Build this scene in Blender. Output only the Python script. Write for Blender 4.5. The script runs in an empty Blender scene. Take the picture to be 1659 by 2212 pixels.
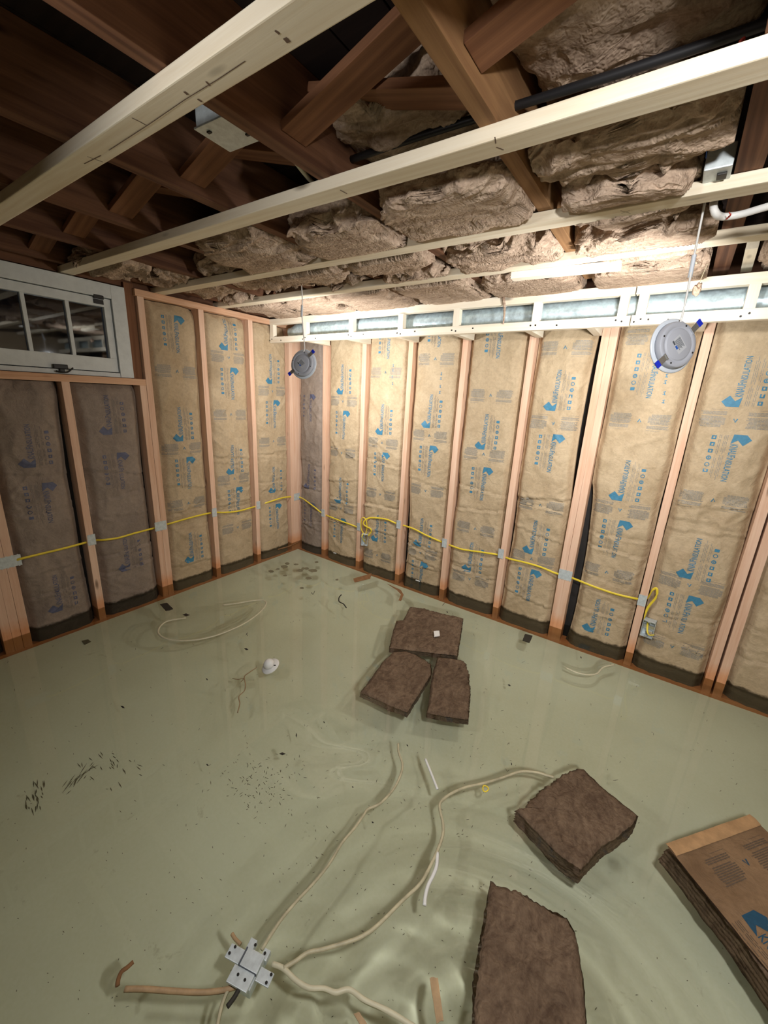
import bpy, bmesh, math, random
from mathutils import Vector, Matrix, noise
random.seed(7)
C = bpy.context.scene.collection
sc = bpy.context.scene

# ------------------------------------------------------------------ camera
CAM = Vector((2.7396, -2.5574, 1.3747))
yaw, pitch, roll, FPX = 2.1711, -0.2767, 0.0504, 872.05
F = Vector((math.cos(pitch)*math.cos(yaw), math.cos(pitch)*math.sin(yaw), math.sin(pitch)))
_r0 = F.cross(Vector((0, 0, 1))).normalized(); _u0 = _r0.cross(F)
RT = math.cos(roll)*_r0 + math.sin(roll)*_u0
UP = -math.sin(roll)*_r0 + math.cos(roll)*_u0
cam = bpy.data.cameras.new('camera'); camo = bpy.data.objects.new('camera', cam); C.objects.link(camo)
cam.sensor_fit = 'HORIZONTAL'; cam.sensor_width = 36; cam.lens = FPX/1659*36; cam.clip_start = .02
camo.matrix_world = Matrix(((RT.x, UP.x, -F.x, CAM.x), (RT.y, UP.y, -F.y, CAM.y), (RT.z, UP.z, -F.z, CAM.z), (0, 0, 0, 1)))
sc.camera = camo

def ray(u, v): return (F*FPX + RT*(u-829.5) - UP*(v-1106)).normalized()
def at(u, v, ax, val):
    """where the sight line through (u,v) of the 1659x2212 photo meets a plane of the room"""
    d = ray(u, v); return CAM + d*((val-CAM[ax])/d[ax])
def sf(u, v, z=0.0): return at(u, v, 2, z)
FLOOR = -0.21
def fl(u, v, z=FLOOR):
    """the same for something under water: the line bends at the water surface (z = 0)"""
    d = ray(u, v); e = CAM + d*(-CAM.z/d.z); n = 1.333
    dn = d/n; c = -d.z; dn.z = -math.sqrt(1-(1-c*c)/n**2)
    return e + dn*(z/dn.z)

# ------------------------------------------------------------------ light and exposure
sc.view_settings.view_transform = 'Standard'; sc.view_settings.look = 'None'
sc.view_settings.exposure = 0.54; sc.view_settings.gamma = 1.0
sc.cycles.max_bounces = 7; sc.cycles.diffuse_bounces = 3; sc.cycles.glossy_bounces = 3; sc.cycles.transmission_bounces = 5; sc.cycles.transparent_max_bounces = 6
sc.cycles.use_adaptive_sampling = True; sc.cycles.adaptive_threshold = .02
w = bpy.data.worlds.new('world'); sc.world = w; w.use_nodes = True
w.node_tree.nodes['Background'].inputs[0].default_value = (.012, .018, .035, 1)
w.node_tree.nodes['Background'].inputs[1].default_value = 1.0
DISC_W = 9.0       # the two hanging lights in view
BACK_W = (4.0, 18.5)      # the same lights hanging behind the camera
def lamp(name, loc, direction, size, power, col=(1, .985, .965)):
    l = bpy.data.lights.new(name, 'AREA'); l.shape = 'DISK'; l.size = size; l.energy = power; l.color = col
    o = bpy.data.objects.new(name, l); C.objects.link(o)
    o.location = loc; o.rotation_euler = Vector(direction).to_track_quat('-Z', 'Y').to_euler()
    l.cycles.is_caustics_light = True
    return o

# ------------------------------------------------------------------ materials
def nm(name):
    m = bpy.data.materials.new(name); m.use_nodes = True
    return m, m.node_tree, m.node_tree.nodes['Principled BSDF']
def N(t, typ, **k):
    n = t.nodes.new(typ)
    for a, b in k.items():
        if a.startswith('i_'):
            key = a[2:]; key = int(key) if key.isdigit() else key.replace('_', ' ')
            n.inputs[key].default_value = b
        else: setattr(n, a, b)
    return n
def lk(t, a, ao, b, bi): t.links.new(a.outputs[ao], b.inputs[bi])
def ramp(t, stops):
    r = N(t, 'ShaderNodeValToRGB'); e = r.color_ramp.elements
    while len(e) < len(stops): e.new(.5)
    for el, (p, c) in zip(e, stops): el.position = p; el.color = (*c, 1) if len(c) == 3 else c
    return r
def noise_n(t, vec, scale, detail=4, rough=.6, dist=0.0):
    n = N(t, 'ShaderNodeTexNoise'); n.inputs['Scale'].default_value = scale; n.inputs['Detail'].default_value = detail
    n.inputs['Roughness'].default_value = rough; n.inputs['Distortion'].default_value = dist
    if vec is not None: t.links.new(vec, n.inputs['Vector'])
    return n
def mapping(t, src, scale):
    m = N(t, 'ShaderNodeMapping'); m.inputs['Scale'].default_value = scale; t.links.new(src, m.inputs['Vector']); return m.outputs[0]
def mix(t, fac, a, b, mode='MIX'):
    m = N(t, 'ShaderNodeMixRGB', blend_type=mode)
    for i, x in enumerate((fac, a, b)):
        if isinstance(x, (int, float)): m.inputs[i].default_value = x
        elif isinstance(x, tuple): m.inputs[i].default_value = (*x, 1)
        else: t.links.new(x, m.inputs[i])
    return m.outputs[0]
def bump(t, bsdf, h, strength, dist):
    b = N(t, 'ShaderNodeBump'); b.inputs['Strength'].default_value = strength; b.inputs['Distance'].default_value = dist
    t.links.new(h, b.inputs['Height']); t.links.new(b.outputs[0], bsdf.inputs['Normal'])
def height_mask(t, z0, z1, wob):
    """1 below z0, 0 above z1, with a soaked ragged edge (capillary stain)"""
    g = N(t, 'ShaderNodeNewGeometry'); s = N(t, 'ShaderNodeSeparateXYZ'); lk(t, g, 'Position', s, 0)
    n = noise_n(t, g.outputs['Position'], 28, 3)
    a = N(t, 'ShaderNodeMath', operation='MULTIPLY_ADD'); lk(t, n, 'Fac', a, 0); a.inputs[1].default_value = -wob; lk(t, s, 'Z', a, 2)
    r = N(t, 'ShaderNodeMapRange'); lk(t, a, 0, r, 0); r.inputs[1].default_value = z0-wob/2; r.inputs[2].default_value = z1-wob/2
    r.inputs[3].default_value = 1; r.inputs[4].default_value = 0
    return r.outputs[0]
def wood(name, light, dark, wet=False, rough=.75, contrast=1.0, knots=True, gs=1.0):
    m, t, b = nm(name)
    tc = N(t, 'ShaderNodeTexCoord'); oi = N(t, 'ShaderNodeObjectInfo')
    off = N(t, 'ShaderNodeVectorMath', operation='SCALE'); cmb = N(t, 'ShaderNodeCombineXYZ')
    for i in range(3): lk(t, oi, 'Random', cmb, i)
    lk(t, cmb, 0, off, 0); off.inputs['Scale'].default_value = 17.3
    add = N(t, 'ShaderNodeVectorMath', operation='ADD'); lk(t, tc, 'Object', add, 0); lk(t, off, 0, add, 1)
    v = mapping(t, add.outputs[0], (1.2*gs, 26*gs, 26*gs))
    n1 = noise_n(t, v, 1.6, 5, .55, .8); n2 = noise_n(t, mapping(t, add.outputs[0], (8, 240, 240)), 1.5, 2, .5)
    n3 = noise_n(t, add.outputs[0], 2.2, 2)
    w_ = N(t, 'ShaderNodeTexWave', wave_type='BANDS', bands_direction='Y'); w_.inputs['Scale'].default_value = 14*gs
    w_.inputs['Distortion'].default_value = 7; w_.inputs['Detail'].default_value = 2; w_.inputs['Detail Scale'].default_value = .6
    t.links.new(mapping(t, add.outputs[0], (.12, 1, 1)), w_.inputs['Vector'])
    r = ramp(t, [(.32, dark), (.62, light)]); lk(t, n1, 'Fac', r, 0)
    c = mix(t, .35*contrast, r.outputs[0], mix(t, w_.outputs['Fac'], dark, light), 'MIX')
    c = mix(t, .18*contrast, c, n2.outputs['Fac'], 'OVERLAY')
    c = mix(t, .25, c, n3.outputs['Fac'], 'SOFT_LIGHT')
    if knots:
        vo = N(t, 'ShaderNodeTexVoronoi', feature='F1'); vo.inputs['Scale'].default_value = 1
        t.links.new(mapping(t, add.outputs[0], (2.6, 9, 9)), vo.inputs['Vector'])
        kr = ramp(t, [(.0, (1, 1, 1)), (.045, (.8, .8, .8)), (.11, (0, 0, 0))]); lk(t, vo, 'Distance', kr, 0)
        c = mix(t, kr.outputs[0], c, tuple(x*.35 for x in dark))
    if wet:
        damp = height_mask(t, .03, .11, .05); under = height_mask(t, -.002, .004, .003)
        c = mix(t, damp, c, (.62, .27, .10), 'MULTIPLY') if False else mix(t, damp, c, mix(t, .82, c, (.95, .62, .38), 'MULTIPLY'))
        c = mix(t, under, c, mix(t, .9, c, (.62, .50, .32), 'MULTIPLY'))
    t.links.new(c, b.inputs['Base Color']); b.inputs['Roughness'].default_value = rough
    b.inputs['Specular IOR Level'].default_value = .25
    bump(t, b, n1.outputs['Fac'], .35, .0012)
    return m
def plain(name, col, rough=.5, metal=0.0, var=.0, vs=30, bmp=0.0, spec=.5):
    m, t, b = nm(name)
    b.inputs['Base Color'].default_value = (*col, 1); b.inputs['Roughness'].default_value = rough; b.inputs['Metallic'].default_value = metal
    b.inputs['Specular IOR Level'].default_value = spec
    if var or bmp:
        tc = N(t, 'ShaderNodeTexCoord'); n = noise_n(t, tc.outputs['Object'], vs, 5, .6)
        if var:
            r = ramp(t, [(.3, tuple(x*(1-var) for x in col)), (.7, tuple(min(1, x*(1+var)) for x in col))]); lk(t, n, 'Fac', r, 0); lk(t, r, 0, b, 'Base Color')
        if bmp: bump(t, b, n.outputs['Fac'], .6, bmp)
    return m

M = {}
M['stud'] = wood('stud_wood', (.82, .57, .42), (.68, .41, .27), wet=True, contrast=.9)
M['plate'] = wood('plate_wood', (.80, .52, .34), (.62, .34, .20), wet=True)
M['beam'] = wood('new_lumber', (.88, .80, .64), (.76, .65, .48), contrast=.7)
M['soffit'] = wood('soffit_lumber', (.92, .86, .72), (.82, .72, .56), contrast=.6)
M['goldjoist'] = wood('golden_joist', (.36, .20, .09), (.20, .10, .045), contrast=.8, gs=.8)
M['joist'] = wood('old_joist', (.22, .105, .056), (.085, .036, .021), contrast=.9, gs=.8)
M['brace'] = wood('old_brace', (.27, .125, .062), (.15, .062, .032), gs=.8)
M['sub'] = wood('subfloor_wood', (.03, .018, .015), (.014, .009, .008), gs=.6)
M['metal'] = plain('galvanised_sheet', (.60, .74, .80), .34, .45, .22, 45, .0006)
M['boxmetal'] = plain('steel_box', (.62, .68, .70), .45, .3, .15, 60)
M['white'] = plain('white_paint', (.66, .70, .70), .55, 0, .07, 25, .0005)
M['cordw'] = plain('white_cord', (.78, .78, .76), .5)
M['yellow'] = plain('yellow_sheath', (.86, .66, .05), .4, 0, .08, 20)
M['black'] = plain('black_sheath', (.012, .012, .014), .45)
M['dark'] = plain('dark_sheathing', (.018, .016, .015), .8, 0, .3, 8)
M['poly'] = plain('black_poly', (.01, .01, .012), .22, 0, 0, 20, .002)
M['discgrey'] = plain('grey_plastic', (.42, .44, .50), .5)
M['rim'] = plain('pale_rim', (.66, .72, .80), .3)
M['blue'] = plain('blue_tip', (.01, .03, .55), .4)
M['spring'] = plain('spring_steel', (.75, .77, .8), .25, .9)
M['sticker'] = plain('sticker', (.50, .52, .56), .5)
M['inkdark'] = plain('ink_dark', (.08, .09, .11), .6)
M['stickerblue'] = plain('sticker_blue', (.02, .10, .45), .5)
M['oldcord'] = plain('aged_cable', (.50, .45, .30), .5, 0, .25, 25)
M['browncord'] = plain('brown_cable', (.42, .28, .15), .6, 0, .25, 25)
M['palecord'] = plain('pale_cable', (.60, .56, .40), .45, 0, .08, 25)
M['brownscrap'] = plain('brown_scrap', (.22, .105, .04), .8, 0, .3, 40)
M['darkscrap'] = plain('dark_scrap', (.025, .022, .016), .7)
M['silt'] = plain('silt', (.16, .14, .08), .9, 0, .3, 40)
M['iron'] = plain('old_iron', (.03, .028, .026), .5, .6)
M['twine'] = plain('red_twine', (.45, .05, .03), .7)
m, t, b = nm('lens'); b.inputs['Emission Color'].default_value = (1, .98, .95, 1); b.inputs['Emission Strength'].default_value = 6; M['lens'] = m

def paper(name, base, dirty, ink, ink2):
    m, t, b = nm(name)
    tc = N(t, 'ShaderNodeTexCoord'); g = N(t, 'ShaderNodeNewGeometry')
    n1 = noise_n(t, g.outputs['Position'], 5, 5, .6); n2 = noise_n(t, g.outputs['Position'], 60, 5, .7); n3 = noise_n(t, g.outputs['Position'], 18, 6, .65, .8)
    r = ramp(t, [(.3, dirty), (.62, base)]); lk(t, n1, 'Fac', r, 0)
    c = mix(t, .28, r.outputs[0], n2.outputs['Fac'], 'OVERLAY')
    wet = height_mask(t, .004, .016, .03)
    c = mix(t, wet, c, mix(t, .93, c, (.10, .085, .06), 'MULTIPLY'))
    t.links.new(c, b.inputs['Base Color']); b.inputs['Roughness'].default_value = .62; b.inputs['Specular IOR Level'].default_value = .3
    bump(t, b, n3.outputs['Fac'], .8, .009)
    M[name] = m
    for suf, col in (('_ink', ink), ('_fine', ink2)):
        m, t, b = nm(name+suf); g = N(t, 'ShaderNodeNewGeometry')
        n = noise_n(t, g.outputs['Position'], 90, 4); r = ramp(t, [(.25, tuple(x*.7 for x in col)), (.7, col)]); lk(t, n, 'Fac', r, 0)
        wet = height_mask(t, .004, .016, .03)
        c = mix(t, wet, r.outputs[0], mix(t, .9, r.outputs[0], (.10, .085, .06), 'MULTIPLY'))
        t.links.new(c, b.inputs['Base Color']); b.inputs['Roughness'].default_value = .6; M[name+suf] = m
paper('kraft', (.53, .41, .265), (.43, .32, .195), (.055, .235, .38), (.30, .29, .255))
paper('greykraft', (.32, .255, .205), (.235, .185, .15), (.12, .13, .21), (.23, .195, .175))
paper('wetkraft', (.25, .155, .085), (.16, .095, .05), (.012, .07, .13), (.12, .085, .06))

def fibre(name, light, dark, bstr, sx=(3, 9, 9)):
    m, t, b = nm(name); g = N(t, 'ShaderNodeNewGeometry')
    v = mapping(t, g.outputs['Position'], sx)
    n1 = noise_n(t, v, 3.2, 7, .62, 1.6); n2 = noise_n(t, g.outputs['Position'], 26, 8, .72, 2.2); n3 = noise_n(t, g.outputs['Position'], 3, 2)
    wv = N(t, 'ShaderNodeTexWave', wave_type='BANDS', bands_direction='DIAGONAL'); wv.inputs['Scale'].default_value = 9; wv.inputs['Distortion'].default_value = 22
    wv.inputs['Detail'].default_value = 4; wv.inputs['Detail Scale'].default_value = 1.3; wv.inputs['Detail Roughness'].default_value = .65; lk(t, g, 'Position', wv, 'Vector')
    r = ramp(t, [(.36, dark), (.64, light)]); t.links.new(mix(t, .42, n1.outputs['Fac'], n2.outputs['Fac']), r.inputs[0])
    c = mix(t, .4, r.outputs[0], n3.outputs['Fac'], 'SOFT_LIGHT')
    t.links.new(c, b.inputs['Base Color']); b.inputs['Roughness'].default_value = .95; b.inputs['Specular IOR Level'].default_value = .12
    bump(t, b, mix(t, .45, n2.outputs['Fac'], wv.outputs['Fac']), bstr, .014)
    M[name] = m
fibre('fluff', (.64, .49, .37), (.30, .21, .15), .5)
fibre('wetfluff', (.21, .145, .095), (.080, .050, .033), .40, (7, 4, 5))

m, t, b = nm('painted_floor'); g = N(t, 'ShaderNodeNewGeometry')
n1 = noise_n(t, g.outputs['Position'], 1.3, 4, .55); n2 = noise_n(t, g.outputs['Position'], 90, 3, .6); n3 = noise_n(t, g.outputs['Position'], 7, 8, .7, .6)
r = ramp(t, [(.30, (.67, .68, .50)), (.68, (.77, .80, .63))]); lk(t, n1, 'Fac', r, 0)
c = mix(t, .15, r.outputs[0], n2.outputs['Fac'], 'OVERLAY')
r2 = ramp(t, [(.0, (1, 1, 1)), (.30, (1, 1, 1)), (.36, (0, 0, 0))]); lk(t, n3, 'Fac', r2, 0)
c = mix(t, mix(t, .5, r2.outputs[0], (0, 0, 0)), c, (.46, .45, .29))
t.links.new(c, b.inputs['Base Color']); b.inputs['Roughness'].default_value = .7; M['floor'] = m

m, t, b = nm('clear_water'); b.inputs['Transmission Weight'].default_value = 1; b.inputs['IOR'].default_value = 1.333; b.inputs['Roughness'].default_value = 0
b.inputs['Base Color'].default_value = (.97, .99, .93, 1); M['water'] = m

m = bpy.data.materials.new('window_glass'); m.use_nodes = True; t = m.node_tree; t.nodes.clear()
o_ = N(t, 'ShaderNodeOutputMaterial'); mx = N(t, 'ShaderNodeMixShader'); tr = N(t, 'ShaderNodeBsdfTransparent'); gl = N(t, 'ShaderNodeBsdfGlossy'); fr = N(t, 'ShaderNodeFresnel')
gl.inputs['Roughness'].default_value = .03; fr.inputs[0].default_value = 1.9; tr.inputs[0].default_value = (.75, .8, .85, 1)
lk(t, fr, 0, mx, 0); lk(t, tr, 0, mx, 1); lk(t, gl, 0, mx, 2); lk(t, mx, 0, o_, 0); M['glass'] = m

# ------------------------------------------------------------------ helpers
def tag(o, label=None, cat=None, group=None, kind=None):
    if label: o['label'] = label
    if cat: o['category'] = cat
    if group: o['group'] = group
    if kind: o['kind'] = kind
    return o
def link(name, me, mats, parent=None, smooth=False):
    o = bpy.data.objects.new(name, me); C.objects.link(o)
    for m in (mats if isinstance(mats, (list, tuple)) else [mats]): me.materials.append(M[m])
    if parent is not None: o.parent = parent
    if smooth:
        for p in me.polygons: p.use_smooth = True
    return o
def from_bm(name, bm, mats, parent=None, smooth=False):
    me = bpy.data.meshes.new(name); bm.to_mesh(me); bm.free(); return link(name, me, mats, parent, smooth)
def mesh(name, vs, fs, mats, parent=None, smooth=False, mi=None):
    me = bpy.data.meshes.new(name); me.from_pydata([tuple(v) for v in vs], [], fs); me.update()
    o = link(name, me, mats, parent, smooth)
    if mi:
        for p, k in zip(me.polygons, mi): p.material_index = k
    return o
def empty(name, loc):
    o = bpy.data.objects.new(name, None); C.objects.link(o); o.location = loc; o.empty_display_size = .05; return o
def box_bm(bm, x0, x1, y0, y1, z0, z1, bev=0.0, M4=None):
    r = bmesh.ops.create_cube(bm, size=1); vs = r['verts']
    for v in vs: v.co = Vector(((x0+x1)/2+v.co.x*(x1-x0), (y0+y1)/2+v.co.y*(y1-y0), (z0+z1)/2+v.co.z*(z1-z0)))
    if bev:
        es = list({e for v in vs for e in v.link_edges})
        r2 = bmesh.ops.bevel(bm, geom=es, offset=bev, segments=2, affect='EDGES', profile=.6); vs = list({v for f in r2['faces'] for v in f.verts} | {v for v in vs if v.is_valid})
    if M4 is not None:
        for v in vs: v.co = M4 @ v.co
    return vs
def board(name, p0, p1, wdt, thk, mat, upv=(0, 0, 1), parent=None, bev=.0015, wav=.0008, seed=0):
    """length along local X from p0 to p1; wdt along local Y, thk along local Z (= upv side)"""
    p0 = Vector(p0); p1 = Vector(p1); X = (p1-p0); L = X.length; X.normalize()
    Z = Vector(upv); Z = (Z - X*Z.dot(X)).normalized(); Y = Z.cross(X)
    bm = bmesh.new(); box_bm(bm, 0, L, -wdt/2, wdt/2, -thk/2, thk/2, bev)
    n = max(2, int(L/.15))
    for i in range(1, n):
        bmesh.ops.bisect_plane(bm, geom=bm.verts[:]+bm.edges[:]+bm.faces[:], plane_co=(L*i/n, 0, 0), plane_no=(1, 0, 0))
    sd = random.random()*50
    for v in bm.verts:
        v.co.y += noise.noise(Vector((v.co.x*2, sd, 0)))*wav*2; v.co.z += noise.noise(Vector((v.co.x*2, sd, 9)))*wav*2
    o = from_bm(name, bm, mat, parent)
    o.matrix_world = Matrix(((X.x, Y.x, Z.x, p0.x), (X.y, Y.y, Z.y, p0.y), (X.z, Y.z, Z.z, p0.z), (0, 0, 0, 1)))
    return o
def catmull(pts, n=6):
    pts = [Vector(p) for p in pts]
    if len(pts) < 3: return pts
    P = [2*pts[0]-pts[1]]+pts+[2*pts[-1]-pts[-2]]; out = []
    for i in range(1, len(P)-2):
        for k in range(n):
            s = k/n; a, b_, c, d = P[i-1], P[i], P[i+1], P[i+2]
            out.append(.5*((2*b_)+(c-a)*s+(2*a-5*b_+4*c-d)*s*s+(3*b_-a-3*c+d)*s**3))
    out.append(pts[-1]); return out
def tube(name, pts, rx, ry=None, mat='cordw', parent=None, n=8, up=(0, 0, 1), sm=6, taper=None):
    ry = ry or rx; P = catmull(pts, sm); vs = []; fs = []; upv = Vector(up); prevS = None
    for i, p in enumerate(P):
        T = (P[min(i+1, len(P)-1)]-P[max(i-1, 0)]).normalized()
        S = T.cross(upv)
        if S.length < .05: S = prevS if prevS else T.cross(Vector((1, .3, 0)))
        S.normalize()
        if prevS and S.dot(prevS) < 0: S = -S
        prevS = S; W = S.cross(T).normalized(); k_ = taper[0]+(taper[1]-taper[0])*i/len(P) if taper else 1
        for k in range(n):
            a = 2*math.pi*k/n; vs.append(p+S*rx*k_*math.cos(a)+W*ry*k_*math.sin(a))
    for i in range(len(P)-1):
        for k in range(n): fs.append((i*n+k, i*n+(k+1) % n, (i+1)*n+(k+1) % n, (i+1)*n+k))
    fs.append(tuple(range(n-1, -1, -1))); fs.append(tuple((len(P)-1)*n+k for k in range(n)))
    return mesh(name, vs, fs, mat, parent, True)
def lathe(name, prof, mat, parent=None, n=48, M4=None):
    vs = []; fs = []
    for r_, z in prof:
        for k in range(n):
            a = 2*math.pi*k/n; vs.append(Vector((r_*math.cos(a), r_*math.sin(a), z)))
    for i in range(len(prof)-1):
        for k in range(n): fs.append((i*n+k, i*n+(k+1) % n, (i+1)*n+(k+1) % n, (i+1)*n+k))
    fs.append(tuple(range(n-1, -1, -1))); fs.append(tuple((len(prof)-1)*n+k for k in range(n)))
    if M4 is not None: vs = [M4 @ v for v in vs]
    return mesh(name, vs, fs, mat, parent, True)

# ================================================================== structure
XE, YE = 4.3, -4.0
JB = 1.950           # underside of the old joists
JT = 2.140
def slab(name, x0, x1, y0, y1, z0, z1, mat):
    bm = bmesh.new(); box_bm(bm, x0, x1, y0, y1, z0, z1); return tag(from_bm(name, bm, mat), kind='structure')
slab('floor', -.12, XE, YE, .12, FLOOR-.05, FLOOR, 'floor')
slab('wall_right', -.12, XE, .095, .13, FLOOR, JT, 'dark')
bm = bmesh.new()       # left wall with the window opening
for a in ((-.14, -.095, YE, -3.0, FLOOR, JT), (-.14, -.095, -3.0, -1.30, FLOOR, 1.42), (-.14, -.095, -3.0, -1.30, 1.875, JT), (-.14, -.095, -1.30, .12, FLOOR, JT)): box_bm(bm, *a)
tag(from_bm('wall_left', bm, 'dark'), kind='structure')
slab('wall_back', -.12, XE, YE-.03, YE, FLOOR, JT, 'kraft')
slab('wall_far_right', XE, XE+.03, YE, .12, FLOOR, JT, 'kraft')
bm = bmesh.new()
x = -.14
while x < XE:          # subfloor planks
    box_bm(bm, x, x+.136, YE, .13, JT, JT+.02, .002); x += .14
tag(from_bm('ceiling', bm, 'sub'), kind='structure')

# ------------------------------------------------------------------ water
NX, NY = 420, 390; x0, x1, y0, y1 = -.085, XE-.002, YE+.002, .085
vs = []
RC1, RC2, RC3 = sf(1060, 2330), sf(640, 2230), sf(880, 2210)
RINGS = ((RC1.x, RC1.y, .125, .0026, .42, 0), (RC2.x, RC2.y, .085, .0009, .20, 1), (RC3.x, RC3.y, .065, .0007, .20, 2))
def ripple(x, y):
    h = .0005*noise.noise(Vector((x*2.2, y*2.2, 1)))+.00012*noise.noise(Vector((x*9, y*9, 4)))
    for cx_, cy_, lam, amp, rad, ph in RINGS:
        d = math.hypot(x-cx_, y-cy_)
        a = 1.5*amp*math.exp(-(d/rad)**2)
        if a > 1e-6: h += a*math.sin(2*math.pi*d/lam+ph+1.2*noise.noise(Vector((x*2.5, y*2.5, 8))))
    d = math.hypot(x-2.02, y+1.62); h += .0017*math.exp(-(d/.16)**2)*math.sin(24*(x-2.02)-18*(y+1.6)+2*noise.noise(Vector((x*5, y*5, 3))))
    p = DIMPLE; d = math.hypot(x-p.x, y-p.y); h -= .0016*math.exp(-(d/.022)**2)
    return h
DIMPLE = sf(1345, 1855)
for j in range(NY+1):
    for i in range(NX+1):
        x = x0+(x1-x0)*i/NX; y = y0+(y1-y0)*j/NY; vs.append((x, y, ripple(x, y)))
fs = [(j*(NX+1)+i, j*(NX+1)+i+1, (j+1)*(NX+1)+i+1, (j+1)*(NX+1)+i) for j in range(NY) for i in range(NX)]
wat = mesh('flood_water', vs, fs, 'water', smooth=True)
tag(wat, 'clear greenish flood water standing over the whole pale floor', 'water', kind='stuff')
wat.cycles.is_caustics_caster = True

# ------------------------------------------------------------------ studs of the right wall
STUD_TOP = 1.88
def vstud(name, x, y, z0, z1, wall, label, group='wall studs', mat='stud', wd=.038, dp=.089):
    """x,y = low-coordinate corner of the face on the room side"""
    if wall == 'R': o = board(name, (x+wd/2, dp/2, z0), (x+wd/2, dp/2, z1), dp, wd, mat, (1, 0, 0))
    else: o = board(name, (-dp/2, y+wd/2, z0), (-dp/2, y+wd/2, z1), dp, wd, mat, (0, 1, 0))
    return tag(o, label, 'stud', group)
ZB = FLOOR+.038
RS = [(-.040, 'backing stud in the very corner, on the right wall side'), (.312, 'first stud on the right wall from the corner, beside the grey narrow bay'),
      (.718, 'second right-wall stud from the corner, carrying yellow loops and an open box'),
      (1.127, 'third right-wall stud from the corner, black gap on its right side'),
      (1.533, 'fourth right-wall stud from the corner, shiny steel plate at its cable'),
      (1.955, 'fifth right-wall stud from the corner'),
      (2.335, 'left member of the doubled stud in the middle of the right wall'),
      (2.3735, 'right member of the doubled right-wall stud, beside a black gap'),
      (2.772, 'stud behind the larger hanging light, with the right outlet box on its side'),
      (3.146, 'left member of the separated stud pair at the right edge'),
      (3.194, 'right member of the separated stud pair at the right edge'),
      (3.60, 'stud beyond the brown right-edge bay of the right wall')]
for x, lb in RS: vstud('wall_stud', x, 0, ZB, STUD_TOP, 'R', lb, 'studs of the right wall')
LS = [(-.038, STUD_TOP, 'corner stud of the left wall, touching the right wall'),
      (-.0765, STUD_TOP, 'stud doubled against the corner stud of the left wall'),
      (-.472, STUD_TOP, 'first single stud on the left wall from the corner'),
      (-.868, STUD_TOP, 'second single stud on the left wall from the corner, stained foot'),
      (-1.253, STUD_TOP, 'full height stud right of the white window'),
      (-1.292, 1.372, 'short stud under the window sill plate, against the full height one'),
      (-1.694, 1.372, 'lone short stud under the window between two grey bays'),
      (-2.069, 1.372, 'right member of the wide stud pack at the left edge'),
      (-2.1075, 1.372, 'middle member of the wide stud pack at the left edge'),
      (-2.146, 1.372, 'left member of the wide stud pack at the left edge')]
for y, zt, lb in LS: vstud('wall_stud', 0, y, ZB, zt, 'L', lb, 'studs of the left wall')
tag(board('sole_plate', (0, .0445, FLOOR+.019), (XE-.01, .0445, FLOOR+.019), .089, .038, 'plate'), 'submerged bottom plate along the foot of the right wall', 'plate')
tag(board('sole_plate', (-.0445, -3.6, FLOOR+.019), (-.0445, .08, FLOOR+.019), .089, .038, 'plate'), 'submerged bottom plate along the foot of the left wall', 'plate')
tag(board('top_plate', (-.0445, -1.262, 1.899), (-.0445, 0, 1.899), .089, .038, 'plate'), 'new top plate on the left wall between window and corner', 'plate')
tag(board('top_plate', (0, .0445, 1.899), (XE-.01, .0445, 1.899), .089, .038, 'plate'), 'top plate of the right wall hidden behind the duct framing', 'plate')
tag(board('rough_sill', (-.0445, -3.2, 1.391), (-.0445, -1.254, 1.391), .089, .038, 'plate'), 'pink horizontal sill plate under the white window', 'sill')
tag(board('jamb_board', (-.062, -1.283, 1.41), (-.062, -1.283, 1.945), .07, .052, 'brace', (0, 1, 0)), 'dark old jamb board between window casing and new stud', 'board')
tag(board('rim_joist', (-.07, -3.6, (1.922+JT)/2), (-.07, .09, (1.922+JT)/2), .04, JT-1.924, 'joist'), 'dark old rim board above the left wall plate', 'joist')
tag(board('rim_joist', (-.04, .072, (1.922+JT)/2), (XE-.02, .072, (1.922+JT)/2), .04, JT-1.924, 'joist'), 'dark old rim board above the right wall plate', 'joist')

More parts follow.
